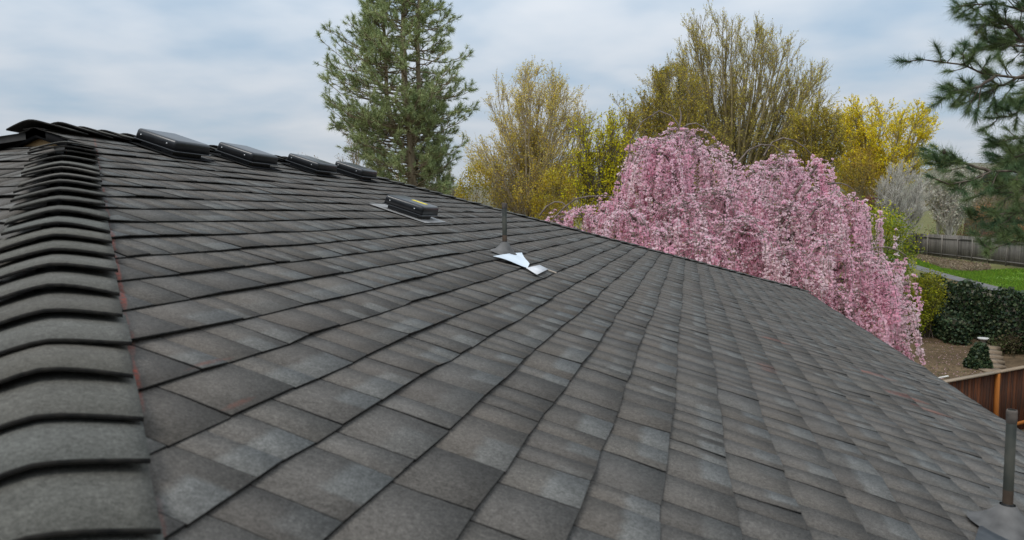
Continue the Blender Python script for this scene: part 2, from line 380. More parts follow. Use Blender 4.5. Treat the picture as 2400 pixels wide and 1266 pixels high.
cc = np.repeat(np.array([[.12, .24, .018], [.17, .26, .025], [.10, .19, .02]])[rng.integers(3, size=len(gp))] * rng.uniform(.6, 1.25, (len(gp), 1)), 3, 0)
A.add(V, T=np.arange(len(V)).reshape(-1, 3), C=cc)
g_ = A.build('grass', LEAF, None); tag(g_, 'bright green grass blades on the lawn before the grey fence', 'grass', kind='stuff')

# ------------------------------------------------------------------ the house and its roof
EXP = 0.143; LS = math.hypot(1, S); C0 = 1.17; FARC = 7.74; XE = 2.85; XR = -1.83; YG = 2.82; C0E = 1.30; YW = 2.87
YN = C0 - XE; YF = FARC + XE; XL = 2 * XR - XE
house = empty('house', (XR, (YN + YF) / 2, 0), 'tan house under a charcoal shingled hip roof filling the foreground', 'house')
def roof_z(x): return ROOF_Z - S * x
slopes = {}
def deck(name, P):
    P = np.array(P, float); n = len(P); V = np.concatenate([P, P - [0, 0, .035]])
    F4 = [[i, (i + 1) % n, n + (i + 1) % n, n + i] for i in range(n)]
    top = list(range(n)); bot = list(range(2 * n - 1, n - 1, -1))
    return mk('roof_slope', V, [np.array(F4), np.array([top]), np.array([bot])], DECK, house)
zr, ze = roof_z(XR), roof_z(XE); yrn, yrf = C0 - XR, FARC + XR
slopes['right'] = deck('right', [(XE, YN, ze), (XE, YF, ze), (XR, yrf, zr), (XR, YG + .01, zr), (C0 - YG - .12, YG + .01, roof_z(C0 - YG - .12)), (C0 - YG - .1, YG + .12, roof_z(C0 - YG - .1))])
slopes['end'] = deck('end', [(XL, YN, ROOF_Z + S * (YN - C0E)), (XE, YN, ROOF_Z + S * (YN - C0E)), (C0 - YW, YW, ROOF_Z + S * (YW - C0E)), (2 * XR - C0 + YW, YW, ROOF_Z + S * (YW - C0E))])
slopes['left'] = deck('left', [(XL, YF, ze), (XL, YN, ze), (2 * XR - C0 + YG + .12, YG + .01, roof_z(C0 - YG - .12)), (XR, YG + .01, zr), (XR, yrf, zr)])
slopes['far'] = deck('far', [(XE, YF, ze), (XL, YF, ze), (XR, yrf, zr)])
# frames of the four slopes: origin, along-course, downslope, normal, bounds(b)->(a0,a1), course range
c_, s_ = 1 / LS, S / LS
HG = .055                                                    # tabs are cut back under the hip caps
def rb(a): return max((C0 - a) * LS, (a - FARC) * LS) + HG
def eb(a): return max((a + C0E - C0) * LS, (2 * XR - a + C0E - C0) * LS) + HG
def fb(a): return max(a * LS, (2 * XR - a) * LS) + HG
O = np.array([0, 0, ROOF_Z])
frames = {
 'right': (O, np.array([0, 1, 0.]), np.array([c_, 0, -s_]), np.array([s_, 0, c_]), rb, XR * LS, XE * LS, YN, YF),
 'left': (np.array([2 * XR, 0, ROOF_Z]), np.array([0, 1, 0.]), np.array([-c_, 0, -s_]), np.array([-s_, 0, c_]), rb, XR * LS, XE * LS, YN, YF),
 'end': (np.array([0, C0E, ROOF_Z]), np.array([1, 0, 0.]), np.array([0, -c_, -s_]), np.array([0, -s_, c_]), eb, -(YW - .01 - C0E) * LS, (XE + C0E - C0) * LS, XL, XE),
 'far': (np.array([0, FARC, ROOF_Z]), np.array([1, 0, 0.]), np.array([0, c_, -s_]), np.array([0, s_, c_]), fb, XR * LS, XE * LS, XL, XE)}
PAL = np.array([1.02, 1.0, .965]) * np.array([[.103, .096, .088], [.096, .089, .082], [.108, .101, .094], [.101, .092, .083], [.089, .083, .077], [.103, .099, .094]])
def shingle_pieces(key, seed):
    O_, a_, b_, n_, bd, b0, b1, lo, hi = frames[key]; r = np.random.default_rng(seed); res = []
    k0 = math.ceil(b0 / EXP - .15); k1 = int(math.floor(b1 / EXP)) + 1
    ph = r.uniform(0, 6.28, (60, 6))
    for k in range(k0, k1 + 1):
        bb = k * EXP; bt = bb - EXP * 1.28
        if bb > b1 + .03: bb = b1 + .03
        if bt < b0: bt = b0
        if bb - bt < .04: continue
        rake = key in ('right', 'left') and bb / LS < -1.47        # courses of the small gable run out over its edge
        a = lo - r.uniform(0, .15); q = ph[(k - k0) % 60]
        def wob(t): return .004 * math.sin(3.1 * t + q[0]) + .0026 * math.sin(11 * t + q[1]) + .0012 * math.sin(37 * t + q[2])
        def lift(t): return .0045 * max(0, math.sin(4.3 * t + q[3])) ** 2 + .0035 * max(0, math.sin(9 * t + q[4])) ** 3 + .0012 * math.sin(29 * t + q[5])
        while a < hi:
            w = r.choice([.078, .098, .118, .14, .168, .2], p=[.14, .22, .24, .2, .14, .06]) * r.uniform(.92, 1.08)
            g = r.choice([.0012, .002, .0032])
            aL, aR = a, a + w - g; a += w
            if aR < lo or aL > hi: continue
            bl, br = max(aL, lo), min(aR, hi); fL, fR = bd(bl), bd(br)
            if rake and br > YG and bl < 4: bl = max(bl, YG); fL = fR = -9 if bl < 3.6 else fL
            if br - bl < .006 or (fL >= bb and fR >= bb): continue
            l0, r0 = bl, br
            if fL >= bb - .001: bl = min(max(bl + (br - bl) * (fL - bb) / max(fL - fR, 1e-6), l0), r0); fL = bd(bl)
            if fR >= bb - .001: br = min(max(br - (br - bl) * (fR - bb) / max(fR - fL, 1e-6), l0), r0); fR = bd(br)
            if br - bl < .004: continue
            btL, btR = max(bt, min(fL, bb - .001)), max(bt, min(fR, bb - .001)); tl, tr = bl, br
            th = r.choice([.0, .0, .0015, .003]) ; tip = r.uniform(-.0012, .0012)
            zl, zr_ = .0082 + th + lift(bl), .0082 + th + lift(br); rise = EXP * 1.28
            def pt(aa, b2, h): return O_ + a_ * aa + b_ * b2 + n_ * h
            mL, mR = (bb + btL) / 2, (bb + btR) / 2
            ml, mr = (bl + tl) / 2, (br + tr) / 2
            V = [pt(bl, bb + wob(bl) + tip, zl), pt(br, bb + wob(br) + tip, zr_), pt(mr, mR, .0062 + th * .6), pt(ml, mL, .0062 + th * .6),
                 pt(tr, btR, .0015 + .007 * (btR - bt) / (EXP * 1.28)), pt(tl, btL, .0015 + .007 * (btL - bt) / (EXP * 1.28)),
                 pt(bl, bb + wob(bl) + tip, zl - .0045), pt(br, bb + wob(br) + tip, zr_ - .0045), pt(mr, mR, .003), pt(ml, mL, .003), pt(tr, btR, -.001), pt(tl, btL, -.001)]
            F = [[0, 1, 2, 3], [3, 2, 4, 5], [6, 7, 1, 0], [7, 8, 2, 1], [8, 10, 4, 2], [9, 6, 0, 3], [11, 9, 3, 5], [7, 6, 9, 8], [8, 9, 11, 10]]
            c = PAL[r.integers(len(PAL))] * r.uniform(.88, 1.1)
            lt = r.choice([0, .4, .9, 1.0], p=[.40, .14, .20, .26]); wl = r.choice([0, r.uniform(.25, .6), -r.uniform(.25, .6)])
            wl_, wr_ = ((-wl) * w, (1 - wl) * w) if wl > 0 else ((1 + wl) * w, wl * w) if wl < 0 else (.05, .05)
            px = None
            ctr = (V[0] + V[1] + V[2] + V[3]) / 4
            x, y, d = project(ctr); area = 0
            if d > .2 and -40 < x < 2440 and 200 < y < 1300:
                pj = [project(V[i]) for i in (0, 1, 2, 3)]
                if min(p_[2] for p_ in pj) > .1:
                    xy = np.array([[p_[0], p_[1]] for p_ in pj]); area = .5 * abs(sum(xy[i][0] * xy[(i + 1) % 4][1] - xy[(i + 1) % 4][0] * xy[i][1] for i in range(4)))
                    if x < -5 or x > 2405 or y > 1275: area *= .3
            res.append((area, np.array(V), F, c, lt, key, np.array([wl_, wr_, wr_, wl_, wr_, wl_] * 2) * 100))
    return res
pieces = []
for i, key in enumerate(frames): pieces += shingle_pieces(key, 11 + i)
pieces.sort(key=lambda p_: -p_[0])
FM = [0, 0, 1, 1, 1, 1, 1, 1, 1]; BV = [0, 0, .64, .64, 1.28, 1.28] * 2
for area, V, F, c, lt, key, wm_ in pieces[:300]:
    mk('shingle', V, [F], [SHINGLE, EDGE], slopes[key], attrs={'col': np.tile(c, (12, 1)), 'bv': np.array(BV), 'lt': np.full(12, lt), 'wm': wm_}, midx=FM)
for key in frames:
    sel = [p_ for p_ in pieces[300:] if p_[5] == key]; n = len(sel)
    V = np.concatenate([p_[1] for p_ in sel]); F = np.concatenate([np.array(p_[2]) + 12 * i for i, p_ in enumerate(sel)])
    o = mk('roof_shingles', V, [F], [SHINGLE, EDGE], slopes[key], attrs={'col': np.repeat(np.array([p_[3] for p_ in sel]), 12, 0), 'bv': np.tile(BV, n), 'lt': np.repeat([p_[4] for p_ in sel], 12), 'wm': np.concatenate([p_[6] for p_ in sel])}, midx=FM * n)
    o['kind'] = 'stuff'
# hip and ridge caps
def caps(name, P0, P1, hw, m_side, step=.141, seed=3, rad=.05, lift=1.0, parent=None, drop=0.0):
    r = np.random.default_rng(seed); P0 = np.array(P0, float); P1 = np.array(P1, float)
    d = P1 - P0; Ltot = np.linalg.norm(d); d /= Ltot; dh = nrm(np.array([d[0], d[1], 0])); p = np.array([dh[1], -dh[0], 0]); up = np.cross(p, d); up *= np.sign(up[2])
    w = np.linspace(-1, 1, 11)
    for i in range(int(Ltot / step)):
        s0 = i * step + r.normal() * .006; ln = step * 1.42; tw = r.normal() * .02; cl = r.uniform(-.005, .007) * lift; sh = r.normal() * .003
        c = PAL[r.integers(len(PAL))] * r.uniform(.92, 1.08) * np.array([.93, .99, .97])
        rows = []
        hwj = hw * r.uniform(.97, 1.03); sag = r.uniform(-.004, .009, 2)
        for (ss, top) in ((0, .039 * lift + cl), (ln * .5, .027 * lift + cl * .5), (ln, .016 * lift)):
            ww = w * hwj + sh; z = -m_side * (np.sqrt(ww ** 2 + rad ** 2) - rad * .55) - drop * np.maximum(0, -ww)
            ed = np.where(w < 0, sag[0], sag[1]) * np.abs(w) ** 2 * (1 if ss == 0 else .3)
            rows.append(P0 + d * (s0 + ss) + d * (ww[:, None] * tw) + p * ww[:, None] + UPZ * z[:, None] + up * (top - ed)[:, None])
        th = np.array([.0075, .007, .007])
        top = np.concatenate(rows); bot = np.concatenate([rr - up * t for rr, t in zip(rows, th)]); V = np.concatenate([top, bot]); F = []; M_ = []
        for a in range(2):
            for b in range(10):
                q = a * 11 + b; F.append([q, q + 1, q + 12, q + 11]); M_.append(0); F.append([33 + q, 33 + q + 11, 33 + q + 12, 33 + q + 1]); M_.append(1)
        for b in range(10): F.append([b, 33 + b, 34 + b, b + 1]); M_.append(1)
        for a in range(2):
            q = a * 11; F.append([q, q + 11, 44 + q, 33 + q]); M_.append(1); q += 10; F.append([q, 33 + q, 44 + q, q + 11]); M_.append(1)
        o = mk(name, V, [F], [CAPM, EDGE], parent or house, attrs={'col': np.tile(c, (66, 1))}, midx=M_, smooth=False)
m_hip = S / math.sqrt(2)
caps('hip_cap_shingle', (XE, YN, ze), (C0 - 2.72, 2.72, roof_z(C0 - 2.72) - .006), .124, m_hip, seed=21, drop=.13, rad=.05)
caps('hip_cap_shingle', (XE, YF, ze), (XR, yrf, zr), .138, m_hip, seed=22, lift=.7)
caps('hip_cap_shingle', (XL, YN, ze), (2 * XR - C0 + 2.66, 2.66, roof_z(C0 - 2.66)), .138, m_hip, seed=23)
caps('hip_cap_shingle', (XL, YF, ze), (XR, yrf, zr), .138, m_hip, seed=24, lift=.7)
caps('ridge_cap_shingle', (XR, YG - .02, zr + .008), (XR, yrf + .05, zr + .004), .135, S, step=.148, seed=25, rad=.045)
# small gable under the ridge end
gw = .36
for sgn in (-1, 1):
    a = np.array([XR, YG + .01, zr + .004]); e_ = np.array([XR + sgn * gw, YG + .01, zr + .004 - S * gw]); q = MB()
    V = []
    for yy in (0, .025):
        for zz_ in (0, -.05): V += [a + [0, yy, zz_], e_ + [0, yy, zz_]]
    q.add(V, [[0, 1, 3, 2], [4, 6, 7, 5], [0, 4, 5, 1], [2, 3, 7, 6], [0, 2, 6, 4], [1, 5, 7, 3]]); q.build('rake_board', FASCIA, house)
zb = ROOF_Z + S * (YW - C0E) - .08
mk('gable_wall', [(XR - .34, YW + .004, zb), (XR + .22, YW + .004, zb), (XR + .22, YW + .004, zr - .005 - S * .30), (XR, YW + .004, zr + .0), (XR - .34, YW + .004, zr - .005 - S * .30),
                  (XR - .34, YW + .04, zb), (XR + .22, YW + .04, zb), (XR + .22, YW + .04, zr - .005 - S * .30), (XR, YW + .04, zr + .0), (XR - .34, YW + .04, zr - .005 - S * .30)],
   [np.array([[0, 1, 2, 3, 4]]), np.array([[9, 8, 7, 6, 5]]), np.array([[0, 5, 6, 1], [1, 6, 7, 2], [2, 7, 8, 3], [3, 8, 9, 4], [4, 9, 5, 0]])], TAN, house)
# fascia, walls, soffit
for (x0, y0, x1, y1) in ((XE, YN, XE, YF), (XE, YF, XL, YF), (XL, YF, XL, YN), (XL, YN, XE, YN)):
    c = np.array([(x0 + x1) / 2, (y0 + y1) / 2, ze - .12]); d = np.array([x1 - x0, y1 - y0, 0]) / 2; inn = nrm(np.array([XR, (YN + YF) / 2, 0]) - np.array([c[0], c[1], 0]))
    n_ = nrm(np.array([d[1], -d[0], 0])); n_ = n_ * np.sign(n_ @ inn)
    MB().box(c + n_ * .03, d * (1 - .03 / np.linalg.norm(d)), n_ * .012, (0, 0, .08)).build('fascia', TAN, house)
ov = .45
MB().box((XR, (YN + YF) / 2, (ze - .2) / 2), ((XE - XR) - ov, 0, 0), (0, (YF - YN) / 2 - ov, 0), (0, 0, (ze - .2) / 2)).build('wall', TAN, house)
MB().box((XR, (YN + YF) / 2, ze - .19), ((XE - XR) - .06, 0, 0), (0, (YF - YN) / 2 - .06, 0), (0, 0, .008)).build('soffit', TAN, house)

# roof vents -----------------------------------------------------------------
def rounded_box(lx, ly, lz, bev, seg=3, taper=1.0):
    bmx = bmesh.new(); bmesh.ops.create_cube(bmx, size=1)
    for v in bmx.verts:
        t = taper if v.co.z > 0 else 1; v.co = Vector((v.co.x * lx * t, v.co.y * ly * t, v.co.z * lz))
    ed = [e for e in bmx.edges if max(v.co.z for v in e.verts) > 0 or abs(e.verts[0].co.z - e.verts[1].co.z) > 1e-6]
    bmesh.ops.bevel(bmx, geom=ed, offset=bev, segments=seg, profile=.5, affect='EDGES')
    bmx.verts.index_update(); V = np.array([v.co[:] for v in bmx.verts]); F = [[v.index for v in f.verts] for f in bmx.faces]; bmx.free(); return V, F
def loc_part(name, V, F, m, parent, smooth=False, at=(0, 0, 0)):
    me = bpy.data.meshes.new(name); me.from_pydata([tuple(v) for v in np.asarray(V)], [], [list(map(int, f)) for f in F]); me.materials.append(m)
    if smooth: me.polygons.foreach_set('use_smooth', [True] * len(me.polygons))
    me.update(); o = bpy.data.objects.new(name, me); col.objects.link(o); o.parent = parent; o.location = at; return o
ROOFM = Matrix(((c_, 0, s_), (0, 1, 0), (-s_, 0, c_))).to_4x4()
def on_deck(x, y, h=0): return np.array([x + s_ * h, y, roof_z(x) + c_ * h])
def make_vent(x, y, label, sticker=False, flange=.42, sc=1.0, ang=0):
    r = empty('roof_vent', on_deck(x, y, .012), label, 'roof vent', 'box vents on the shingle roof')
    r.matrix_world = Matrix.Translation(Vector(on_deck(x, y, .012))) @ ROOFM @ Matrix.Rotation(ang, 4, 'Z')
    V, F = rounded_box(.27, .295, .058, .017, 5, .97); h = loc_part('hood', V, F, PLASTIC, r, True, (0.005, 0, .062))
    V, F = rounded_box(.275, .30, .006, .002, 1); loc_part('hood_lip', V, F, PLASTIC, r, False, (.005, 0, .031))
    V, F = rounded_box(.215, .235, .034, .006, 2); loc_part('throat', V, F, PLASTIC, r, False, (.0, 0, .017))
    V, F = rounded_box(.39 if sticker else .34, .39 if sticker else .34, .0025, .0008, 1); loc_part('flange', V, F, GALV if sticker else FASCIA, r, False, (.0, 0, .004))
    for (px, py, ax) in ((-.09, -.1465, 1), (.08, -.1465, 1), (.08, .1465, 1), (-.09, .1465, 1)):
        q = MB().lathe([(.004, 0), (.0036, .002), (.002, .0032), (.0003, .0035)], n=8); V = np.concatenate(q.V)
        if ax: V = V[:, [0, 2, 1]] * [1, np.sign(py), 1]
        else: V = V[:, [2, 1, 0]]
        loc_part('screw', V, np.concatenate(q.Q), SCREW, r, True, (px, py, .060))
    if sticker:
        V, F = rounded_box(.10, .05, .0014, .0004, 1); loc_part('sticker', V, F, STICKER, r, False, (.04, .02, .0918))
    return r
def vent_at(px, py, lab, st=False):
    p_ = onroof(px, py, .072); make_vent(p_[0] - s_ * .072, p_[1], lab, st)
vent_at(965, 482, 'black box vent with yellow sticker, alone below the ridge row', True)
vent_at(407, 334, 'black box vent nearest the small gable, largest of the ridge row')
vent_at(581, 361, 'second black box vent from the small gable, along the ridge')
vent_at(732, 383, 'third black box vent from the small gable, along the ridge')
vent_at(834, 398, 'last black box vent of the ridge row, beside the far hip')
# vent pipes with boots ------------------------------------------------------
def make_pipe(p, hgt, label, lean=0.0, k=1.0, bk=1.0):
    x, y = p[0], p[1]; z0 = roof_z(x); r = empty('vent_pipe', (x, y, z0), label, 'vent pipe', 'plumbing vent pipes through the roof')
    a = np.linspace(0, 2 * np.pi, 28, endpoint=False); rings = []
    for (rr, hh_) in ((.078 * bk, .003), (.070 * bk, .010), (.052 * bk, .022), (.036 * bk, .036), (.024, .050), (.0175, .058)):
        t = max(0, 1 - hh_ / .055); hh_ *= 1.25; rings.append(np.stack([rr * np.cos(a), rr * np.sin(a), hh_ + .014 - t * S * rr * np.cos(a)], 1))
    Q = [[i * 28 + j, i * 28 + (j + 1) % 28, (i + 1) * 28 + (j + 1) % 28, (i + 1) * 28 + j] for i in range(5) for j in range(28)]
    loc_part('boot', np.concatenate(rings), Q, LEAD, r, True)
    def ring(prof, name, m, n=18):
        q = MB().lathe([(a_ * k, b_) for a_, b_ in prof], n=n); V = np.concatenate(q.V); V[:, 0] += lean * V[:, 2]; loc_part(name, V, np.concatenate(q.Q), m, r, True)
    ring([(.0001, -.05), (.0155, -.05), (.0155, .125)], 'pipe_base', RUST); ring([(.0153, .120), (.0153, hgt), (.0125, hgt + .001), (.0125, hgt - .12), (.0001, hgt - .12)], 'pipe', PIPE)
    ring([(.0152, .060), (.021, .062), (.022, .076), (.0185, .086), (.0155, .09)], 'mastic_collar', MASTIC)
    ring([(.0154, hgt - .03), (.0163, hgt - .028), (.0163, hgt - .002), (.0150, hgt + .003), (.0125, hgt + .003)], 'pipe_rim', noise_pipe)
    return r
noise_pipe = noise_mat('weathered_pipe_rim', (.05, .045, .04), (.12, .10, .085), 40)
p1 = onroof(1183, 572, .075); p1b = np.array([p1[0], p1[1]])
p2 = onroof(2361, 1193, .075); p2b = np.array([p2[0], p2[1]])
P1 = make_pipe(p1b, .305, 'thin grey vent pipe in the middle of the roof above shiny flashing', k=.88, bk=1.05)
P2 = make_pipe(p2b, .325, 'thin dark vent pipe at the bottom right edge of the roof', k=.74, bk=1.1)
def sheet(name, pts, h, m, parent, th=.0016, bow=0):
    P = np.array([on_deck(x, y, h + (bow if i % 2 else 0)) for i, (x, y) in enumerate(pts)]); n = len(P)
    V = np.concatenate([P, P - np.array([s_, 0, c_]) * th]); F4 = [[i, n + i, n + (i + 1) % n, (i + 1) % n] for i in range(n)]
    return mk(name, V, [np.array(F4), np.array([list(range(n))]), np.array([list(range(2 * n - 1, n - 1, -1))])], m, parent)
x, y = p1b
q0, q1, q2, q3 = (onroof(a, b, .02) for a, b in ((1155, 603), (1236, 629), (1240, 622), (1221, 599)))
V = []                                                       # bent sheet: curls up towards the boot, edges uneven
for i in range(7):
    for j in range(7):
        f, g = i / 6, j / 6; p_ = (q0 * (1 - f) + q1 * f) * (1 - g) + (q3 * (1 - f) + q2 * f) * g
        V.append(p_ + np.array([s_, 0, c_]) * (.006 + .012 * g * (1 - f) + .004 * math.sin(f * 5 + g * 3)))
V = np.array(V); F = [[i * 7 + j, i * 7 + j + 7, i * 7 + j + 8, i * 7 + j + 1] for i in range(6) for j in range(6)]
mk('flashing', np.concatenate([V, V - np.array([s_, 0, c_]) * .0012]), [np.array(F), np.array([[49 + k_ for k_ in f_[::-1]] for f_ in F])], ALU, P1, smooth=True)
g = [onroof(a, b, .02) for a, b in ((1230, 629), (1255, 645), (1282, 632), (1262, 622))]
o = sheet('metal_scrap', [(q[0], q[1]) for q in g], .024, PAPER, None); tag(o, 'pale square of sheet metal lying below the middle vent pipe', 'metal scrap')
a, b = onroof(1281, 632, .02), onroof(1304, 640, .02)
V, Q = tubes(np.linspace(a, b, 4)[None], np.full((1, 4), .004), 6)
tag(mk('stick', V, [Q], noise_mat('pale_wood', (.3, .25, .2), (.42, .36, .3), 30)), 'short pale stick on the shingles beside the metal scrap', 'stick')
x, y = p2b
g = [onroof(a, b, .02) for a, b in ((2288, 1232), (2275, 1275), (2330, 1290), (2450, 1290), (2450, 1230), (2360, 1200))]
sheet('flashing', [(q[0], q[1]) for q in g], .019, noise_mat('grey_blue_flashing', (.035, .04, .045), (.07, .075, .08), 14, rough=.55, metal=.3), P2)

# ------------------------------------------------------------------ trees
def tone(n, c, var, rg): 
    c = np.asarray(c, float)
    if c.ndim == 1: c = c[None]
    b = c[rg.integers(len(c), size=n)]; return b * rg.uniform(1 - var, 1 + var, (n, 1)) * rg.uniform(1 - var * .3, 1 + var * .3, (n, 3))
def bare_tree(name, px, depth, env, ztop_px, label, cat='tree', bark=BARK_OLIVE, leafc=((.25, .21, .03),), seed=1, limbs=16, l2=9, l3=7, leaves=2.0, lsize=.1,
              fork=.25, upright=.6, trunk_r=.2, group=None, l3len=1.0, drop=0.0, twr=.009, l4=0, base_z=None, leafvar=.35, depthw=.8, tr2=.55, shrink=.88, lt0=.25):
    """env: list of (px_x, px_y) outline of the crown as seen; branch tips are spread through that volume"""
    rg = np.random.default_rng(seed); u = (px - 1200) / FPX * depth; gz_ = gz(u, depth) if base_z is None else base_z
    base = UD(u, depth, gz_ - .05); r = empty(name, (base[0], base[1], gz_), label, cat, group)
    env = np.array(env, float); H = (W(px, ztop_px, depth)[2] - base[2])
    # tips: sample in the outline
    tips = []; x0, x1 = env[:, 0].min(), env[:, 0].max(); y0, y1 = env[:, 1].min(), env[:, 1].max()
    def inside(x, y):
        c = False; j = len(env) - 1
        for i in range(len(env)):
            xi, yi = env[i]; xj, yj = env[j]
            if (yi > y) != (yj > y) and x < (xj - xi) * (y - yi) / (yj - yi + 1e-9) + xi: c = not c
            j = i
        return c
    hw = (x1 - x0) / 2 / FPX * depth
    while len(tips) < limbs:
        x, y = rg.uniform(x0, x1), y0 + (y1 - y0) * rg.uniform(0, 1) ** 1.15
        if inside(x, y):
            cx_, cy_ = env[:, 0].mean(), env[:, 1].max()
            if rg.uniform() < .62:                              # most limbs carry on to the crown's edge
                for _ in range(14):
                    x2, y2 = x + (x - cx_) * .07, y + (y - cy_) * .07
                    if not inside(x2, y2): break
                    x, y = x2, y2
            k = (x - (x0 + x1) / 2) / ((x1 - x0) / 2); dz = rg.uniform(-1, 1) * hw * depthw * math.sqrt(max(.08, 1 - k * k)); x = (x0 + x1) / 2 + (x - (x0 + x1) / 2) * shrink; y = y + (y1 - y) * (1 - shrink); tips.append(W(x, y, depth + dz))
    tips = np.array(tips); zf = H * fork
    ft = rg.uniform(.35, 1.0, limbs); starts = np.tile(base, (limbs, 1)); starts[:, 2] += zf * ft; starts[:, :2] += rg.normal(size=(limbs, 2)) * trunk_r * .3
    ctrl = starts * 1.0; ctrl[:, :2] += (tips - starts)[:, :2] * (1 - upright) * .9; ctrl[:, 2] += (tips - starts)[:, 2] * .55
    ctrl += rg.normal(size=ctrl.shape) * .15
    Lm = bez(starts, ctrl, tips, 9); Lm[:, 1:-1] += rg.normal(size=Lm[:, 1:-1].shape) * .05
    tr = np.linspace(base, base + np.array([0, 0, zf]), 6)[None] + rg.normal(size=(1, 6, 3)) * .04
    A = Acc(); V, Q = tubes(tr, radii(tr, trunk_r * 1.15, trunk_r * .8), 8); A.add(V, Q)
    V, Q = tubes(Lm, radii(Lm, trunk_r * .42 * rg.uniform(.6, 1.2, limbs), .014), 5); A.add(V, Q); A.build('trunk', bark, r, smooth=True)
    ll = np.linalg.norm(tips - starts, axis=1).mean()
    B2 = spawn(Lm, l2, .22, .95, (.25, .75), ll * .32, 6, rg, .5, (0, 0, 1 - drop * 2), tr2, .07)
    B3 = spawn(B2, l3, .15, 1.0, (.2, .7), ll * .15 * l3len, 5, rg, .4, (0, 0, 1 - drop * 4), tr2 + drop * 2, .10)
    A = Acc(); V, Q = tubes(B2, radii(B2, .022, .009), 3); A.add(V, Q); V, Q = tubes(B3, radii(B3, twr, twr * .5), 3); A.add(V, Q)
    last = B3
    if l4:
        B4 = spawn(B3, l4, .2, 1.0, (.2, .6), ll * .08, 4, rg, .3, (0, 0, 1 - drop * 4), .4, .12); V, Q = tubes(B4, radii(B4, twr * .75, twr * .4), 3); A.add(V, Q); last = np.concatenate([B3[:, 1:], B4]) if B4.shape[1] == 4 else B4
    A.build('twigs', bark, r)
    if leaves > 0:
        n = int(len(last) * leaves); i = rg.integers(len(last), size=n); p, _ = along(last[i], rg.uniform(lt0, 1, n)); p = p + rg.normal(size=p.shape) * .05
        A = Acc(); V, Q = cards(p, lsize * rg.uniform(.5, .9, n), lsize * rg.uniform(.7, 1.4, n), rg); A.add(V, Q, C=np.repeat(tone(n, leafc, leafvar, rg), 4, 0)); A.build('crown', LEAF, r)
    return r
def bush(name, px, py_base, depth, env, label, leafc, seed, n=6000, lsize=.09, cat='shrub', stems=26, bark=BARK, base_z=None, dw=.8, var=.4, group=None, clump=9, mat_=None):
    """leafy shrub: stems from the ground into the outline, leaves in clumps round the stem tips"""
    rg = np.random.default_rng(seed); u = (px - 1200) / FPX * depth; g0 = gz(u, depth) if base_z is None else base_z
    base = UD(u, depth, g0); r = empty(name, tuple(base), label, cat, group); env = np.array(env, float)
    x0, x1 = env[:, 0].min(), env[:, 0].max(); y0, y1 = env[:, 1].min(), env[:, 1].max(); hw = (x1 - x0) / 2 / FPX * depth; T = []
    def inside(x, y):
        c = False; j = len(env) - 1
        for i in range(len(env)):
            xi, yi = env[i]; xj, yj = env[j]
            if (yi > y) != (yj > y) and x < (xj - xi) * (y - yi) / (yj - yi + 1e-9) + xi: c = not c
            j = i
        return c
    nc = max(stems, n // (clump * 6)); guard = 0
    while len(T) < nc and guard < 60000:
        guard += 1; x, y = rg.uniform(x0, x1), rg.uniform(y0, y1)
        if inside(x, y):
            k = (x - (x0 + x1) / 2) / ((x1 - x0) / 2 + 1e-6); p = W(x, y, depth + rg.uniform(-1, 1) * hw * dw * math.sqrt(max(.1, 1 - k * k)))
            if p[2] > g0 + .05: T.append(p)
    T = np.array(T); ns = min(len(T), stems * 3); st = np.tile(base, (ns, 1)) + rg.normal(size=(ns, 3)) * [hw * .25, hw * .25, 0]; st[:, 2] = g0 - .03
    ct = (st + T[:ns]) / 2; ct[:, 2] += (T[:ns] - st)[:, 2] * .25
    B = bez(st, ct, T[:ns], 6); V, Q = tubes(B, radii(B, .022, .006), 4); A = Acc(); A.add(V, Q)
    A.build('stems', bark, r)
    i = rg.integers(len(T), size=n); cs = hw * .16; p = T[i] + rg.normal(size=(n, 3)) * cs; p[:, 2] = np.maximum(p[:, 2], g0 + .03)
    cl = tone(len(T), leafc, var * .8, rg)[i] * rg.uniform(1 - var * .5, 1 + var * .5, (n, 1))
    A = Acc(); V, Q = cards(p, lsize * rg.uniform(.5, .9, n), lsize * rg.uniform(.7, 1.3, n), rg); A.add(V, Q, C=np.repeat(cl, 4, 0)); A.build('crown', mat_ or LEAF, r)
    return r
def tufts(pos, dirs, n, ln, wid, rg, c0, c1, spread=.9, shape=1.0):
    """pine needle tufts: thin triangles fanned out from the twig end"""
    m = len(pos); d = np.repeat(dirs, n, 0) + rg.normal(size=(m * n, 3)) * spread; d = nrm(d)
    p = np.repeat(pos, n, 0) - np.repeat(dirs, n, 0) * rg.uniform(0, .7, (m * n, 1)) * np.repeat(np.broadcast_to(ln, m), n)[:, None] * shape
    l = (np.repeat(np.broadcast_to(ln, m), n) * rg.uniform(.6, 1.1, m * n))[:, None]
    s = nrm(np.cross(d, rg.normal(size=d.shape))) * wid; tip = p + d * l; tip[:, 2] -= l[:, 0] * .06
    V = np.stack([p - s, p + s, tip], 1).reshape(-1, 3)
    tc_ = np.repeat(rg.uniform(0, 1, m), n)[:, None]; c = np.asarray(c0) * (1 - tc_) + np.asarray(c1) * tc_; c = c * rg.uniform(.7, 1.25, (m * n, 1))
    return V, np.arange(len(V)).reshape(-1, 3), np.repeat(c, 3, 0)

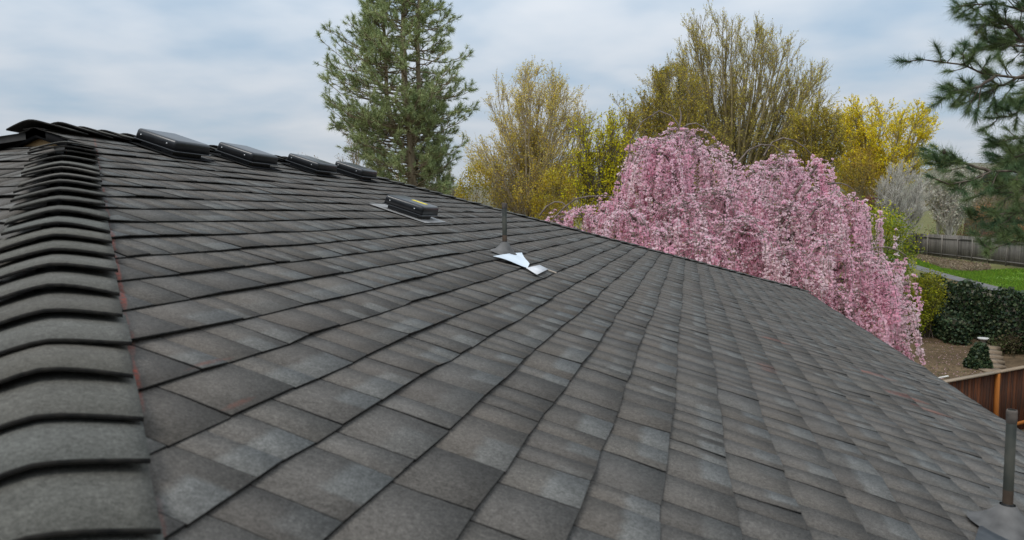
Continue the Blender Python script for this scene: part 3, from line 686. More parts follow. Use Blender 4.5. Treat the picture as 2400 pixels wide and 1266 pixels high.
# ponderosa pine left of centre -------------------------------------------------
def big_pine():
    rg = np.random.default_rng(5); dpt = 32.0; r_u = (965 - 1200) / FPX * dpt; base = UD(r_u, dpt, 0); r = empty('pine_tree', tuple(base), 'tall dark green pine with forked trunk rising behind the roof vents', 'tree')
    stems = [[(965, 700, 0), (966, 480, 0), (964, 330, 0), (948, 230, .1), (945, 120, .2), (948, 0, .2), (952, -110, .2), (955, -190, .2)],
             [(964, 345, 0), (985, 260, -.1), (982, 170, -.3), (980, 80, -.3), (985, -10, -.3), (990, -90, -.3), (992, -150, -.3), (993, -190, -.3)],
             [(962, 380, 0), (925, 310, .3), (908, 230, .4), (902, 150, .5), (898, 60, .5), (895, -20, .5), (893, -80, .5), (892, -120, .5)]]
    A = Acc(); SP = []
    for k, st in enumerate(stems):
        P = np.array([W(x, y, dpt + dd) for x, y, dd in st]); 
        if k == 0: P[0] = base - [0, 0, .05]
        P = P + rg.normal(size=P.shape) * .03; SP.append(P); V, Q = tubes(P[None], np.linspace(.26 if k == 0 else .13, .03, len(P))[None], 8); A.add(V, Q)
    out_y = np.array([-190, -100, 0, 60, 100, 150, 200, 260, 330, 400, 470, 560]); xl = np.array([905, 870, 850, 838, 800, 750, 742, 720, 765, 800, 850, 900]); xr_ = np.array([985, 1015, 1040, 1062, 1098, 1108, 1120, 1112, 1095, 1095, 1080, 1040])
    limbs = []
    for k, (P, cnt) in enumerate(zip(SP, (270, 100, 90))):
        for j in range(cnt):
            t = rg.uniform(.10, .36) if k == 0 and rg.uniform() < .5 else rg.uniform(.2 if k == 0 else .1, .995); q, tg = along(P[None], np.array([t])); q = q[0]; sx_, sy_, sd_ = project(q)
            az = rg.uniform(0, 2 * np.pi); rr = np.interp(sy_, out_y, (xr_ - xl) / 2) / FPX * sd_; ctr = np.interp(sy_, out_y, (xl + xr_) / 2)
            side = math.cos(az); off_ = (sx_ - ctr) / FPX * sd_; reach = rr * rg.uniform(.5, 1.02); ax = RIGHT0 * math.cos(az) + FWDH * math.sin(az)
            ln = max(.25, math.hypot(reach * math.cos(az) - off_ * (1 if abs(side) > .2 else 0), reach * math.sin(az) * .85))
            up = rg.uniform(-.1, .35); m = q + ax * ln * .55 + UPZ * ln * (up * .4 - .10); e_ = q + ax * ln + UPZ * ln * (up + .14)
            limbs.append((q, m, e_))
    q, m, e_ = (np.array(v) for v in zip(*limbs)); Lb = bez(q, m, e_, 7); Lb[:, 1:-1] += rg.normal(size=Lb[:, 1:-1].shape) * .05
    V, Q = tubes(Lb, radii(Lb, .04, .010), 4); A.add(V, Q)
    B2 = spawn(Lb, 9, .28, 1.0, (.35, .95), .85, 5, rg, .45, (0, 0, 1), .7, .12); V, Q = tubes(B2, radii(B2, .014, .006), 3); A.add(V, Q)
    A.build('trunk', BARK_TAN, r, smooth=True)
    ends = np.concatenate([B2[:, -1], Lb[:, -1]]); dr = nrm(np.concatenate([B2[:, -1] - B2[:, -2], Lb[:, -1] - Lb[:, -2]]) + [0, 0, .004])
    mid = B2[::2, -2]; ends = np.concatenate([ends, mid]); dr = np.concatenate([dr, nrm(B2[::2, -1] - B2[::2, -2])])
    V, T, C = tufts(ends, dr, 30, .25 * rg.uniform(.75, 1.25, len(ends)), .010, rg, (.23, .30, .13), (.42, .47, .21), .75, .9)
    A = Acc(); A.add(V, T=T, C=C); A.build('crown', NEEDLE, r)
big_pine()

# near pine at the right edge ------------------------------------------------
def near_pine():
    rg = np.random.default_rng(9); D0 = 12.0; u = (2520 - 1200) / FPX * D0; base = UD(u, D0, 0); r = empty('pine_tree', tuple(base), 'near pine whose needle branches reach in from the right edge', 'tree')
    tr = np.array([base - [0, 0, .05]] + [W(2520 + dx, y, D0) for dx, y in ((0, 1100), (2, 800), (-3, 560), (4, 330), (0, 100), (3, -150), (0, -400), (2, -600))])
    A = Acc(); V, Q = tubes(tr[None], np.linspace(.21, .03, len(tr))[None], 10); A.add(V, Q)
    spec = [[(2515, 215, 0), (2440, 185, -.3), (2370, 176, -.5), (2320, 184, -.6), (2275, 158, -.7), (2215, 146, -.8), (2150, 138, -.9)],
            [(2515, 90, 0), (2430, 40, .2), (2370, 12, .3), (2310, 8, .4), (2265, 12, .4), (2235, 18, .4)],
            [(2330, 180, -.6), (2290, 205, -.7), (2255, 214, -.8), (2225, 216, -.8)],
            [(2400, 178, -.5), (2350, 196, -.4), (2310, 220, -.3), (2280, 235, -.2)],
            [(2515, 150, 0), (2440, 120, .3), (2390, 90, .5), (2340, 105, .6), (2300, 90, .6)],
            [(2400, 95, .5), (2370, 60, .4), (2340, 50, .4), (2300, 40, .4)],
            [(2515, 300, 0), (2450, 275, -.4), (2400, 250, -.5), (2370, 270, -.6), (2335, 275, -.6)],
            [(2515, 370, 0), (2440, 330, .2), (2390, 322, .3), (2350, 332, .4), (2325, 322, .4)],
            [(2515, 450, 0), (2440, 412, -.5), (2370, 400, -.7), (2320, 402, -.8), (2270, 428, -.9), (2220, 432, -1), (2175, 412, -1.1)],
            [(2320, 402, -.8), (2270, 385, -.8), (2230, 378, -.8), (2205, 390, -.9)],
            [(2515, 480, 0), (2450, 440, .4), (2390, 430, .5), (2340, 440, .5), (2300, 455, .5)],
            [(2515, 540, 0), (2450, 505, -.3), (2390, 498, -.4), (2330, 505, -.5), (2285, 515, -.5)],
            [(2515, 590, 0), (2450, 560, .3), (2390, 545, .4), (2340, 552, .4), (2310, 560, .4)],
            [(2515, 620, 0), (2460, 590, -.4), (2400, 560, -.5), (2350, 575, -.5), (2320, 585, -.5)],
            [(2515, 560, 0), (2450, 470, .1), (2410, 440, .1), (2370, 460, .1), (2340, 480, .1)],
            [(2515, 420, 0), (2450, 360, -.2), (2410, 355, -.3), (2380, 368, -.3), (2350, 385, -.3)],
            [(2515, 330, 0), (2460, 230, .3), (2420, 210, .4), (2395, 225, .4), (2375, 240, .4)]]
    def resample(P, k):
        s = np.concatenate([[0], np.cumsum(np.linalg.norm(np.diff(P, axis=0), axis=1))]); t = np.linspace(0, s[-1], k); return np.stack([np.interp(t, s, P[:, i]) for i in range(3)], 1)
    Br = []
    for sp in spec: Br.append(resample(np.array([W(x, y, D0 + d) for x, y, d in sp]), 9))
    for j in range(46):                                        # the rest of the crown, round and above the frame
        t = rg.uniform(.42, .99); q, _ = along(tr[None], np.array([t])); az = rg.uniform(-2.0, 2.0); ax = RIGHT0 * math.cos(az) + FWDH * math.sin(az); ln = rg.uniform(1.2, 3.0) * (1.35 - t)
        Br.append(bez(q, q + ax * ln * .5 - UPZ * .1, q + ax * ln + UPZ * rg.uniform(-.2, .4), 9)[0])
    Br = np.array(Br); Br[:, 1:-1] += rg.normal(size=Br[:, 1:-1].shape) * .012
    V, Q = tubes(Br, radii(Br, .028, .009), 6); A.add(V, Q)
    B2 = spawn(Br, 15, .25, 1.0, (.4, 1.0), .55, 6, rg, .4, (0, 0, 1), .5, .16); V, Q = tubes(B2, radii(B2, .009, .006), 5); A.add(V, Q); A.build('trunk', BARK, r, smooth=True)
    ends = np.concatenate([Br[:, -1], B2[:, -1]]); dr = nrm(np.concatenate([Br[:, -1] - Br[:, -2], B2[:, -1] - B2[:, -2]]))
    V, T, C = tufts(ends, dr, 160, .205 * rg.uniform(.8, 1.2, len(ends)), .0026, rg, (.065, .13, .062), (.18, .24, .09), .62, 1.1)
    e2 = B2[::2, 3]; d2 = nrm(B2[::2, 4] - B2[::2, 3]); ex = np.concatenate([Br[:17, k_] for k_ in (5, 6, 7)]); dx = np.concatenate([nrm(Br[:17, k_ + 1] - Br[:17, k_]) for k_ in (5, 6, 7)]); e2 = np.concatenate([e2, ex, ex + .03]); d2 = np.concatenate([d2, dx, dx]); V2, T2, C2 = tufts(e2, d2, 80, .18, .0026, rg, (.07, .13, .06), (.18, .22, .08), .7, .8)
    A = Acc(); A.add(V, T=T, C=C); A.add(V2, T=T2, C=C2); A.build('crown', NEEDLE, r)
    sel = rg.choice(len(B2), 26, replace=False)                # old brown cones
    for i in sel[:26]:
        c = B2[i, -1]; q = MB().lathe([(.004, -.045), (.022, -.03), (.028, -.005), (.02, .025), (.004, .04)], n=8); mk('pine_cone', np.concatenate(q.V) + c, [np.concatenate(q.Q)], BARK, r)
near_pine()

# weeping cherry ---------------------------------------------------------------
def cherry():
    rg = np.random.default_rng(12); D0 = 20.0; u = (1690 - 1200) / FPX * D0; base = UD(u, D0, 0); r = empty('weeping_cherry_tree', tuple(base), 'large weeping cherry covered in pink blossom behind the roof edge', 'tree')
    # fountains: apex pixel, depth, radius (m), lowest pixel row of the strands, number
    F = [(1592, 312, 20.0, 1.2, 620, 105), (1550, 335, 19.2, 1.0, 640, 80), (1640, 345, 20.6, 1.1, 640, 90), (1500, 330, 19.8, .40, 520, 26), (1510, 425, 19.0, .8, 640, 70),
         (1830, 372, 20.2, 1.1, 640, 100), (1790, 395, 19.2, .9, 660, 80), (1880, 405, 20.6, .85, 660, 60), (1915, 375, 19.6, .38, 560, 30), (1700, 440, 18.6, 1.2, 680, 110), (1600, 470, 18.2, 1.2, 660, 110),
         (1850, 480, 18.4, 1.1, 700, 110), (1745, 520, 17.6, 1.2, 720, 110), (1920, 470, 18.6, .75, 720, 70), (1440, 465, 19.4, .75, 600, 60), (1370, 490, 19.6, .7, 590, 46), (1310, 502, 19.8, .55, 580, 28), (1275, 508, 20, .3, 560, 12),
         (1480, 490, 17.8, .9, 640, 70), (1550, 530, 17.4, 1.0, 680, 80), (1650, 560, 17.0, 1.0, 700, 80), (1830, 580, 17.2, 1.0, 730, 80), (1930, 560, 17.6, .95, 780, 90), (1990, 460, 18.8, .36, 600, 36), (2005, 470, 19.2, .36, 640, 30),
         (2000, 600, 18.0, .85, 800, 90), (2050, 615, 18.6, .55, 800, 60), (2110, 605, 19.0, .30, 760, 26), (2075, 690, 18.2, .6, 830, 70), (2110, 690, 18.8, .35, 800, 36), (2025, 720, 17.6, .7, 830, 80), (1960, 680, 17.2, .8, 800, 80), (1890, 650, 16.9, .8, 760, 70), (2105, 790, 18.0, .3, 850, 34),
         (1725, 425, 20.6, .6, 640, 46), (1470, 400, 19.2, .28, 520, 22), (1452, 450, 19.0, .22, 560, 14), (1520, 318, 19.4, .22, 430, 14), (1668, 378, 19.6, .30, 520, 20), (1950, 445, 19.2, .24, 600, 18), (2025, 515, 19.0, .22, 640, 16), (1410, 478, 19.2, .25, 580, 14), (2040, 500, 19.4, .2, 620, 14), (2130, 650, 18.8, .18, 730, 12), (2125, 730, 18.6, .16, 800, 10), (1905, 425, 19.0, .25, 560, 16)]
    limbs = []; strands = []; bare = []; toneid = []
    for (x, y, d, rad, yb, n) in F:
        ap = W(x, y + 14, d); zlow = max(.5, W(x, yb, d)[2])
        j = UD(u, D0, 2.0); j = j + rg.normal(size=3) * .15; m = (j + ap) / 2 + UPZ * max(.2, (ap - j)[2] * .22); limbs.append(bez(j[None], m[None], ap[None], 9)[0])
        n = int(n * .50); cn = max(3, n // 4); cid = rg.integers(cn, size=n); caz = rg.uniform(0, 2 * np.pi, cn); crr = rad * np.sqrt(rg.uniform(.03, 1, cn)); clen = rg.uniform(.15, 1.0, cn)
        az = caz[cid] + rg.normal(size=n) * .20 / np.maximum(.25, crr[cid]); rr = crr[cid] * rg.uniform(.65, 1.12, n); h = .10 + .22 * rr * rg.uniform(.3, 1.2, n)
        st = ap + rg.normal(size=(n, 3)) * np.array([.16, .16, .13]); ax = np.stack([np.cos(az), np.sin(az), 0 * az], 1)
        top = st + ax * (rr * .55)[:, None] + UPZ * h[:, None]; shoulder = st + ax * rr[:, None] - UPZ * (.15 + .45 * rr * rg.uniform(.3, 1, n))[:, None]
        arc = bez(st, top, shoulder, 6); bare.append(arc)
        full = np.maximum(.3, shoulder[:, 2] - zlow); ln = np.minimum(full, np.clip(clen[cid] + rg.normal(size=n) * .13, .08, 1) * full + .25); toneid += list(cid + len(toneid))
        hang = grow(shoulder, nrm(ax * .35 - UPZ), ln, 12, (0, 0, -1), 2.0, .035, rg); strands.append(hang)
    for (pts, d) in (([(1595, 300), (1575, 272), (1545, 260), (1505, 285), (1478, 330), (1470, 380)], 19.6), ([(1592, 300), (1597, 270), (1592, 250)], 20), ([(1600, 300), (1625, 285), (1660, 305), (1690, 345)], 20.2), ([(1790, 365), (1815, 325), (1850, 322), (1880, 340), (1905, 365)], 20),
                     ([(1730, 380), (1760, 345), (1800, 335), (1830, 350), (1850, 380)], 19.6), ([(1940, 432), (1965, 428), (1990, 436), (2000, 445)], 19), ([(2000, 620), (2030, 588), (2065, 576), (2100, 584), (2125, 600)], 18.6), ([(1300, 510), (1340, 468), (1390, 458), (1440, 462)], 19.6), ([(1265, 505), (1285, 478), (1310, 470), (1330, 482), (1335, 505)], 20), ([(1290, 520), (1330, 500), (1370, 505), (1400, 530)], 19.8)):
        P = np.array([W(a, b, d) for a, b in pts]); s = np.linspace(0, 1, len(P)); t = np.linspace(0, 1, 6); bare.append(np.stack([np.interp(t, s, P[:, i]) for i in range(3)], 1)[None])
    A = Acc(); tr = np.stack([np.linspace(base[i], j_, 6) for i, j_ in enumerate(UD(u, D0, 2.05))], 1)[None]; V, Q = tubes(tr, radii(tr, .30, .22), 10); A.add(V, Q)
    Lb = np.array(limbs); V, Q = tubes(Lb, radii(Lb, .11, .035), 6); A.add(V, Q); A.build('trunk', BARK_GREY, r, smooth=True)
    arcs = np.concatenate(bare); hang = np.concatenate(strands); A = Acc(); V, Q = tubes(arcs, np.where(np.arange(len(arcs)) >= len(arcs) - 10, 1.25, .5)[:, None] * radii(arcs, .024, .012), 4); A.add(V, Q); V, Q = tubes(hang, radii(hang, .008, .004), 3); A.add(V, Q); A.build('branches', BARK_GREY, r)
    # blossom clusters down the strands
    ln = np.linalg.norm(np.diff(hang, axis=1), axis=2).sum(1); cnt = np.maximum(3, (ln / .056).astype(int)); i = np.repeat(np.arange(len(hang)), cnt)
    t = np.concatenate([(np.arange(c) + rg.uniform(0, .6)) / c for c in cnt]); den = np.clip(rg.normal(.72, .28, len(hang)), .08, 1); keep = rg.uniform(0, 1, len(i)) < den[i]; i, t = i[keep], t[keep]
    c, _ = along(hang[i], t)
    a_i = rg.integers(len(arcs) - 10, size=int(len(arcs) * 6)); ca, _ = along(arcs[a_i], rg.uniform(.12, 1, len(a_i))); c = np.concatenate([c, ca]); n = len(c)
    ssc = rg.uniform(.65, 1.3, len(hang)); sc = np.concatenate([ssc[i], rg.uniform(.6, 1.0, len(a_i))]) * rg.uniform(.8, 1.15, n); base_c = np.array([[.98, .70, .79], [.97, .62, .73], [.985, .78, .83], [.94, .54, .67], [.985, .83, .84]])
    tid = np.array(toneid) % 997; st_c = base_c[rg.integers(5, size=1000)][tid] * rg.uniform(.9, 1.05, (len(hang), 1)); cc = np.concatenate([st_c[i], base_c[rg.integers(5, size=len(a_i))]]) * .75 + base_c[rg.integers(5, size=n)] * .25
    A = Acc()
    for k in range(5):
        p = c + rg.normal(size=(n, 3)) * np.array([.036, .036, .016]) * sc[:, None]; V, Q = cards(p, .060 * sc, .070 * sc, rg); A.add(V, Q, C=np.repeat(cc * rg.uniform(.9, 1.04, (n, 1)), 4, 0))
    A.build('blossom', PETAL, r)
    nb = 5000; bi = rg.integers(n, size=nb); V, Q = cards(c[bi] + rg.normal(size=(nb, 3)) * .05, .03, .05, rg); A = Acc(); A.add(V, Q, C=np.repeat(tone(nb, ((.22, .17, .03), (.2, .10, .05)), .3, rg), 4, 0)); A.build('young_leaves', LEAF, r)
cherry()

# middle distance trees ---------------------------------------------------------
OLV = ((.44, .36, .04), (.36, .30, .035), (.50, .38, .045)); OCH = ((.42, .27, .04), (.36, .24, .04), (.32, .24, .04))
bare_tree('budding_maple_tree', 1240, 46, [(1130, 420), (1112, 330), (1125, 240), (1165, 185), (1210, 152), (1262, 155), (1310, 175), (1355, 215), (1385, 260), (1392, 340), (1360, 430), (1250, 440)], 152,
          'round bare tree with pale twigs and yellow buds, right of tall pine', bark=BARK_STRAW, leafc=((.66, .50, .05), (.60, .47, .05), (.66, .54, .14)), seed=31, limbs=50, l2=11, l3=11, leaves=8.5, lsize=.085, shrink=.95, tr2=.25, upright=.55, trunk_r=.17, fork=.28, twr=.011)
bare_tree('yellow_maple_tree', 1400, 38, [(1335, 460), (1340, 330), (1350, 265), (1390, 245), (1425, 260), (1450, 290), (1490, 330), (1500, 420), (1450, 470)], 250,
          'bright yellow-green flowering maple left of the pink cherry', bark=BARK, leafc=((.68, .60, .012), (.60, .54, .012), (.46, .41, .02)), seed=32, limbs=30, l2=9, l3=8, leaves=8.0, lsize=.10, upright=.5, trunk_r=.12, fork=.25, base_z=0)
bare_tree('olive_twig_tree', 1455, 50, [(1405, 440), (1410, 300), (1430, 235), (1460, 205), (1490, 240), (1510, 330), (1510, 430)], 205,
          'thin olive twiggy tree between yellow maple and cherry', bark=BARK_OLIVE, leafc=OLV, seed=33, limbs=24, l2=9, l3=9, leaves=4, lsize=.125, upright=.6, trunk_r=.1)
bare_tree('fan_poplar_tree', 1715, 60, [(1560, 300), (1545, 190), (1590, 130), (1612, 60), (1640, 8), (1665, 20), (1700, 40), (1735, 30), (1760, 60), (1800, 45), (1822, 90), (1860, 105), (1880, 150), (1912, 155), (1930, 200), (1960, 225), (1950, 290), (1870, 380), (1760, 360), (1660, 350)], 5,
          'tallest fan-shaped bare tree with many upright stems behind cherry', bark=BARK_OLIVE, leafc=((.58, .48, .08), (.62, .52, .08), (.50, .42, .10)), seed=34, limbs=84, l2=12, l3=10, leaves=5.5, lsize=.10, shrink=.97, upright=.25, trunk_r=.42, fork=.24, twr=.014, l3len=.65, depthw=.5)
bare_tree('olive_screen_tree', 1600, 56, [(1500, 420), (1498, 300), (1500, 200), (1530, 180), (1550, 150), (1585, 165), (1620, 150), (1640, 230), (1660, 330), (1670, 430)], 150,
          'dense olive-brown twiggy tree left of the fan-shaped tree', bark=BARK_OLIVE, leafc=OLV, seed=35, limbs=52, l2=12, l3=10, leaves=7, lsize=.12, shrink=.96, upright=.45, trunk_r=.2, fork=.15, twr=.012)
def conifer(px, depth, ytop, hw, label, seed, c0=(.03, .06, .02), c1=(.07, .10, .03)):
    rg = np.random.default_rng(seed); u = (px - 1200) / FPX * depth; g0 = gz(u, depth); base = UD(u, depth, g0); H = W(px, ytop, depth)[2] - g0; r = empty('conifer_tree', tuple(base), label, 'tree', None)
    tr = np.stack([base - [0, 0, .05], base + [0, 0, H]])[None]; A = Acc(); V, Q = tubes(tr, np.array([[.18, .02]]), 6); A.add(V, Q)
    n = 260; t = rg.uniform(.03, 1, n) ** .85; b = base + UPZ * (H * t)[:, None]; az = rg.uniform(0, 6.28, n); ln = (hw / FPX * depth) * (1.05 - t) ** .7 * rg.uniform(.6, 1.1, n)
    B = grow(b, np.stack([np.cos(az), np.sin(az), .25 + 0 * az], 1), ln, 5, (0, 0, 1), .3, .05, rg); V, Q = tubes(B, radii(B, .02, .006), 3); A.add(V, Q); A.build('trunk', BARK, r)
    i = np.repeat(np.arange(n), 7); p, d = along(B[i], rg.uniform(.25, 1, len(i))); V, T, C = tufts(p + rg.normal(size=p.shape) * .12, nrm(d + [0, 0, .3]), 16, .32, .02, rg, c0, c1, .7); A = Acc(); A.add(V, T=T, C=C); A.build('crown', NEEDLE, r)
conifer(1552, 64, 168, 60, 'dark green conifer tip left of the fan-shaped tree', 41, (.06, .10, .035), (.12, .16, .05))
conifer(1592, 66, 160, 60, 'second dark conifer tip, nearer the fan-shaped tree', 42, (.06, .10, .035), (.12, .16, .05))
bare_tree('olive_twig_tree', 1900, 52, [(1830, 420), (1835, 300), (1860, 265), (1900, 230), (1935, 215), (1965, 250), (1985, 330), (1990, 420)], 215,
          'olive twiggy tree right of the fan-shaped tree, left of willow', bark=BARK_OLIVE, leafc=OLV, seed=36, limbs=36, l2=11, l3=9, leaves=8.0, lsize=.12, upright=.4, trunk_r=.13, twr=.012)
bare_tree('golden_willow_tree', 2065, 70, [(1950, 420), (1945, 300), (1970, 250), (2020, 222), (2060, 218), (2110, 240), (2160, 240), (2195, 270), (2208, 320), (2180, 350), (2120, 390), (2050, 430)], 218,
          'broad golden yellow willow standing left of the near pine', bark=BARK_OLIVE, leafc=((.84, .68, .02), (.78, .64, .025), (.68, .54, .03)), seed=37, limbs=44, l2=11, l3=9, leaves=11, lsize=.14, lt0=.45, tr2=.12, upright=.2, trunk_r=.28, fork=.3, twr=.012, drop=.15)
bare_tree('white_branched_tree', 2105, 60, [(2045, 470), (2050, 420), (2080, 385), (2110, 368), (2140, 372), (2165, 400), (2175, 440), (2170, 500), (2120, 540), (2060, 520)], 366,
          'bare tree with chalky white branches beside the near pine', bark=BARK_PALE, leafc=((.5, .48, .42), (.42, .40, .33)), seed=38, limbs=34, l2=9, l3=9, leaves=.7, lsize=.10, upright=.3, trunk_r=.14, fork=.15, twr=.02)
bare_tree('white_blossom_tree', 2225, 66, [(2165, 470), (2170, 400), (2200, 372), (2240, 366), (2280, 385), (2290, 430), (2285, 490), (2220, 510)], 366,
          'pale blossoming tree half hidden behind the near pine branches', bark=BARK_PALE, leafc=((.55, .53, .45), (.5, .47, .38)), seed=39, limbs=30, l2=9, l3=8, leaves=4, lsize=.14, upright=.3, trunk_r=.1, fork=.15)
bare_tree('small_willow_tree', 2198, 68, [(2170, 520), (2172, 450), (2190, 435), (2215, 440), (2240, 470), (2245, 520), (2210, 530)], 435,
          'small yellow weeping willow with pale trunk behind grey fence', bark=BARK_PALE, leafc=((.30, .26, .03), (.26, .22, .03)), seed=40, limbs=16, l2=8, l3=7, leaves=4, lsize=.09, upright=.4, trunk_r=.09, fork=.5, drop=.5)
bush('rust_shrub', 2010, 480, 64, [(1960, 500), (1965, 400), (1990, 355), (2030, 345), (2055, 370), (2060, 450), (2050, 500)], 'orange-brown twiggy thicket below the golden willow', OCH, 51, n=5000, lsize=.12, stems=40, bark=BARK_OLIVE)
bush('red_shrub', 2035, 500, 57, [(2018, 510), (2020, 470), (2040, 455), (2058, 470), (2062, 510)], 'small dark red shrub left of the white branched tree', ((.16, .05, .04), (.2, .07, .05)), 52, n=1500, lsize=.08, stems=16)
for i, (x, d, env, lab, lc) in enumerate([
    (1110, 44, [(1075, 520), (1072, 420), (1090, 390), (1130, 385), (1150, 410), (1155, 520)], 'mustard shrub just right of the tall pine trunk', OLV),
    (1195, 48, [(1150, 520), (1152, 400), (1175, 360), (1200, 350), (1218, 400), (1225, 520)], 'narrow dark olive shrub before the round bare tree', ((.19, .17, .03), (.24, .20, .03))),
    (1300, 42, [(1245, 530), (1250, 440), (1280, 400), (1320, 390), (1350, 420), (1360, 530)], 'mustard yellow shrub between round bare tree and yellow maple', ((.54, .42, .02), (.40, .31, .03), (.34, .26, .04))),
    (930, 46, [(870, 500), (872, 440), (895, 415), (930, 410), (965, 425), (985, 500)], 'grey-green scrub at the left foot of the tall pine', ((.20, .20, .08), (.24, .19, .09), (.16, .17, .07))),
    (1450, 44, [(1400, 520), (1405, 420), (1440, 380), (1490, 385), (1510, 430), (1510, 520)], 'olive shrub directly left of the cherry top', ((.38, .32, .02), (.30, .25, .025)))]):
    bush('spring_shrub', x, 520, d, env, lab, lc, 60 + i, n=4200, lsize=.11, stems=30, bark=BARK_OLIVE, group='shrubs along the horizon')
for i, (x, d, env, lab, lc) in enumerate([
    (725, 62, [(690, 430), (692, 385), (712, 372), (735, 376), (745, 390), (760, 430)], 'rust-tipped bare tree low over the roof vents', ((.34, .20, .08), (.40, .30, .20))),
    (850, 58, [(760, 460), (765, 370), (800, 320), (850, 290), (900, 300), (930, 350), (940, 460)], 'pale tan twiggy tree behind the tall pine', ((.40, .32, .22), (.36, .28, .17))),
    (1040, 56, [(985, 500), (990, 430), (1010, 380), (1040, 370), (1070, 400), (1085, 500)], 'brown twiggy shrub at the foot of the tall pine', ((.20, .15, .07), (.22, .14, .05)))]):
    bare_tree('bare_twig_tree', x, d, env, min(p_[1] for p_ in env), lab, bark=BARK_TAN, leafc=lc, seed=70 + i, limbs=18, l2=8, l3=8, leaves=1.6, lsize=.10, upright=.4, trunk_r=.08, twr=.011, group='bare twiggy trees low behind the pine')

# right hand garden --------------------------------------------------------------
bush('green_shrub', 2050, 700, 33, [(1955, 690), (1960, 560), (1985, 500), (2030, 485), (2080, 500), (2120, 530), (2140, 580), (2135, 640), (2100, 700)], 'big fresh green shrub right behind the pink cherry', ((.15, .22, .022), (.24, .27, .018), (.42, .40, .012), (.13, .19, .025)), 81, n=11000, lsize=.10, stems=40, base_z=0)
bush('yellow_green_shrub', 2165, 760, 34.5, [(2120, 780), (2125, 680), (2140, 640), (2170, 632), (2200, 645), (2212, 690), (2195, 740), (2180, 780)], 'yellow-green leafy shrub left of the ivy wall', ((.36, .34, .012), (.25, .255, .015), (.15, .16, .02)), 82, n=6000, lsize=.09, stems=24, base_z=0)
IVYC = ((.022, .042, .02), (.036, .06, .026), (.055, .08, .035), (.015, .03, .016), (.07, .085, .04))
def ivy_strip(name, path, h, th, label, cat, seed, n, core=None, lsize=.13, hump=.12, cname='wall', top_only=False):
    """ivy grown over a wall or hedge that runs along path (ground points)"""
    rg = np.random.default_rng(seed); P = np.array(path, float); r = empty(name, tuple(P.mean(0)), label, cat)
    seg = np.linalg.norm(np.diff(P, axis=0), axis=1); s = np.concatenate([[0], np.cumsum(seg)]); q = MB()
    for a, b in zip(P[:-1], P[1:]):
        d = (b - a) / 2; nn = np.array([d[1], -d[0], 0]); nn = nrm(nn); q.box((a + b) / 2 + UPZ * (h * .46 - .05), d * 1.01, nn * th * .3, UPZ * (h * .46 + .05))
    q.build(cname, core, r)
    t0 = rg.uniform(-.4, s[-1] + .4, n); t = np.clip(t0, 0, s[-1]); ex = t0 - t; p = np.stack([np.interp(t, s, P[:, i]) for i in range(3)], 1); k = np.clip(np.searchsorted(s, t) - 1, 0, len(seg) - 1); d = nrm(P[k + 1] - P[k]); nn = np.stack([d[:, 1], -d[:, 0], 0 * t], 1)
    bul = 1 + hump * np.sin(t * 1.7) + hump * .7 * np.sin(t * 4.1 + 1); per = rg.uniform(0, 1, n); hh_ = h * bul; ww = th * .5 * bul * rg.uniform(.75, 1.15, n)
    a = per * np.pi; o_ = -np.cos(a); o_ = np.sign(o_) * np.abs(o_) ** .45; z = hh_ * np.sin(a) ** .6 * rg.uniform(.9, 1.03, n); z = np.where(rg.uniform(0, 1, n) < .55, hh_ * rg.uniform(.02, .98, n), z); o_ = np.where(z < hh_ * .85, np.sign(o_), o_)
    ew = np.where(np.abs(ex) > 0, rg.uniform(-1, 1, n) * np.sqrt(np.clip(1 - (ex / .42) ** 2, 0, 1)), o_); p = p + nn * (ew * ww)[:, None] + d * ex[:, None]; p[:, 2] += np.where(np.abs(ex) > 0, z * np.sqrt(np.clip(1 - (ex / .5) ** 2, 0, 1)), z); lw = lsize * rg.uniform(.6, 1.2, n); V, Q = cards(p, lw, lw * 1.1, rg, -.3)
    cl = tone(n, IVYC, .3, rg); A = Acc(); A.add(V, Q, C=np.repeat(cl, 4, 0)); A.build('ivy_leaves', leaf_ivy, r); return r
leaf_ivy = leaf_mat('ivy_leaf', .12, .45)
STONE = noise_mat('garden_stone', (.14, .115, .09), (.27, .235, .19), 5, bump=.3); HEDGEC = noise_mat('hedge_wood', (.02, .018, .012), (.04, .035, .02), 9)
wl = [UD(23.1, 39.6), UD(22.8, 36), UD(22.5, 33.5), UD(22.15, 30.5), UD(22.4, 26)]
ivy_strip('ivy_wall', wl, 2.5, .75, 'tall dark ivy covered retaining wall below the lawn', 'wall', 91, 15000, STONE, .15, .05)
hl = [onz(x, y, 0) for x, y in ((2165, 762), (2203, 780), (2240, 799), (2268, 813))]
hl = [p_ + FWDH * .6 for p_ in hl]
ivy_strip('ivy_hedge', hl, 1.15, 1.0, 'low dark green ivy hedge running down to the white pedestal', 'hedge', 92, 7000, HEDGEC, .12, .08, 'core')
def ivy_mound(px, py, rad, h, label, seed, n):
    rg = np.random.default_rng(seed); c = onz(px, py, 0); r = empty('ivy_mound', tuple(c), label, 'shrub'); d = nrm(rg.normal(size=(n, 3))); d[:, 2] = np.abs(d[:, 2]); bump = 1 + .15 * np.sin(5 * d[:, 0] + 3 * d[:, 1]) + .1 * np.sin(9 * d[:, 2])
    p = c + d * np.array([rad, rad, h]) * (bump * rg.uniform(.85, 1.08, n))[:, None]; V, Q = cards(p, .11, .13, rg); A = Acc(); A.add(V, Q, C=np.repeat(tone(n, IVYC, .3, rg), 4, 0)); A.build('ivy_leaves', leaf_ivy, r)
    q = MB().lathe([(rad * .8, -.03), (rad * .78, h * .3), (rad * .55, h * .65), (.01, h * .82)], n=14); mk('stump', np.concatenate(q.V) + c, [np.concatenate(q.Q)], BARK_GREY, r)
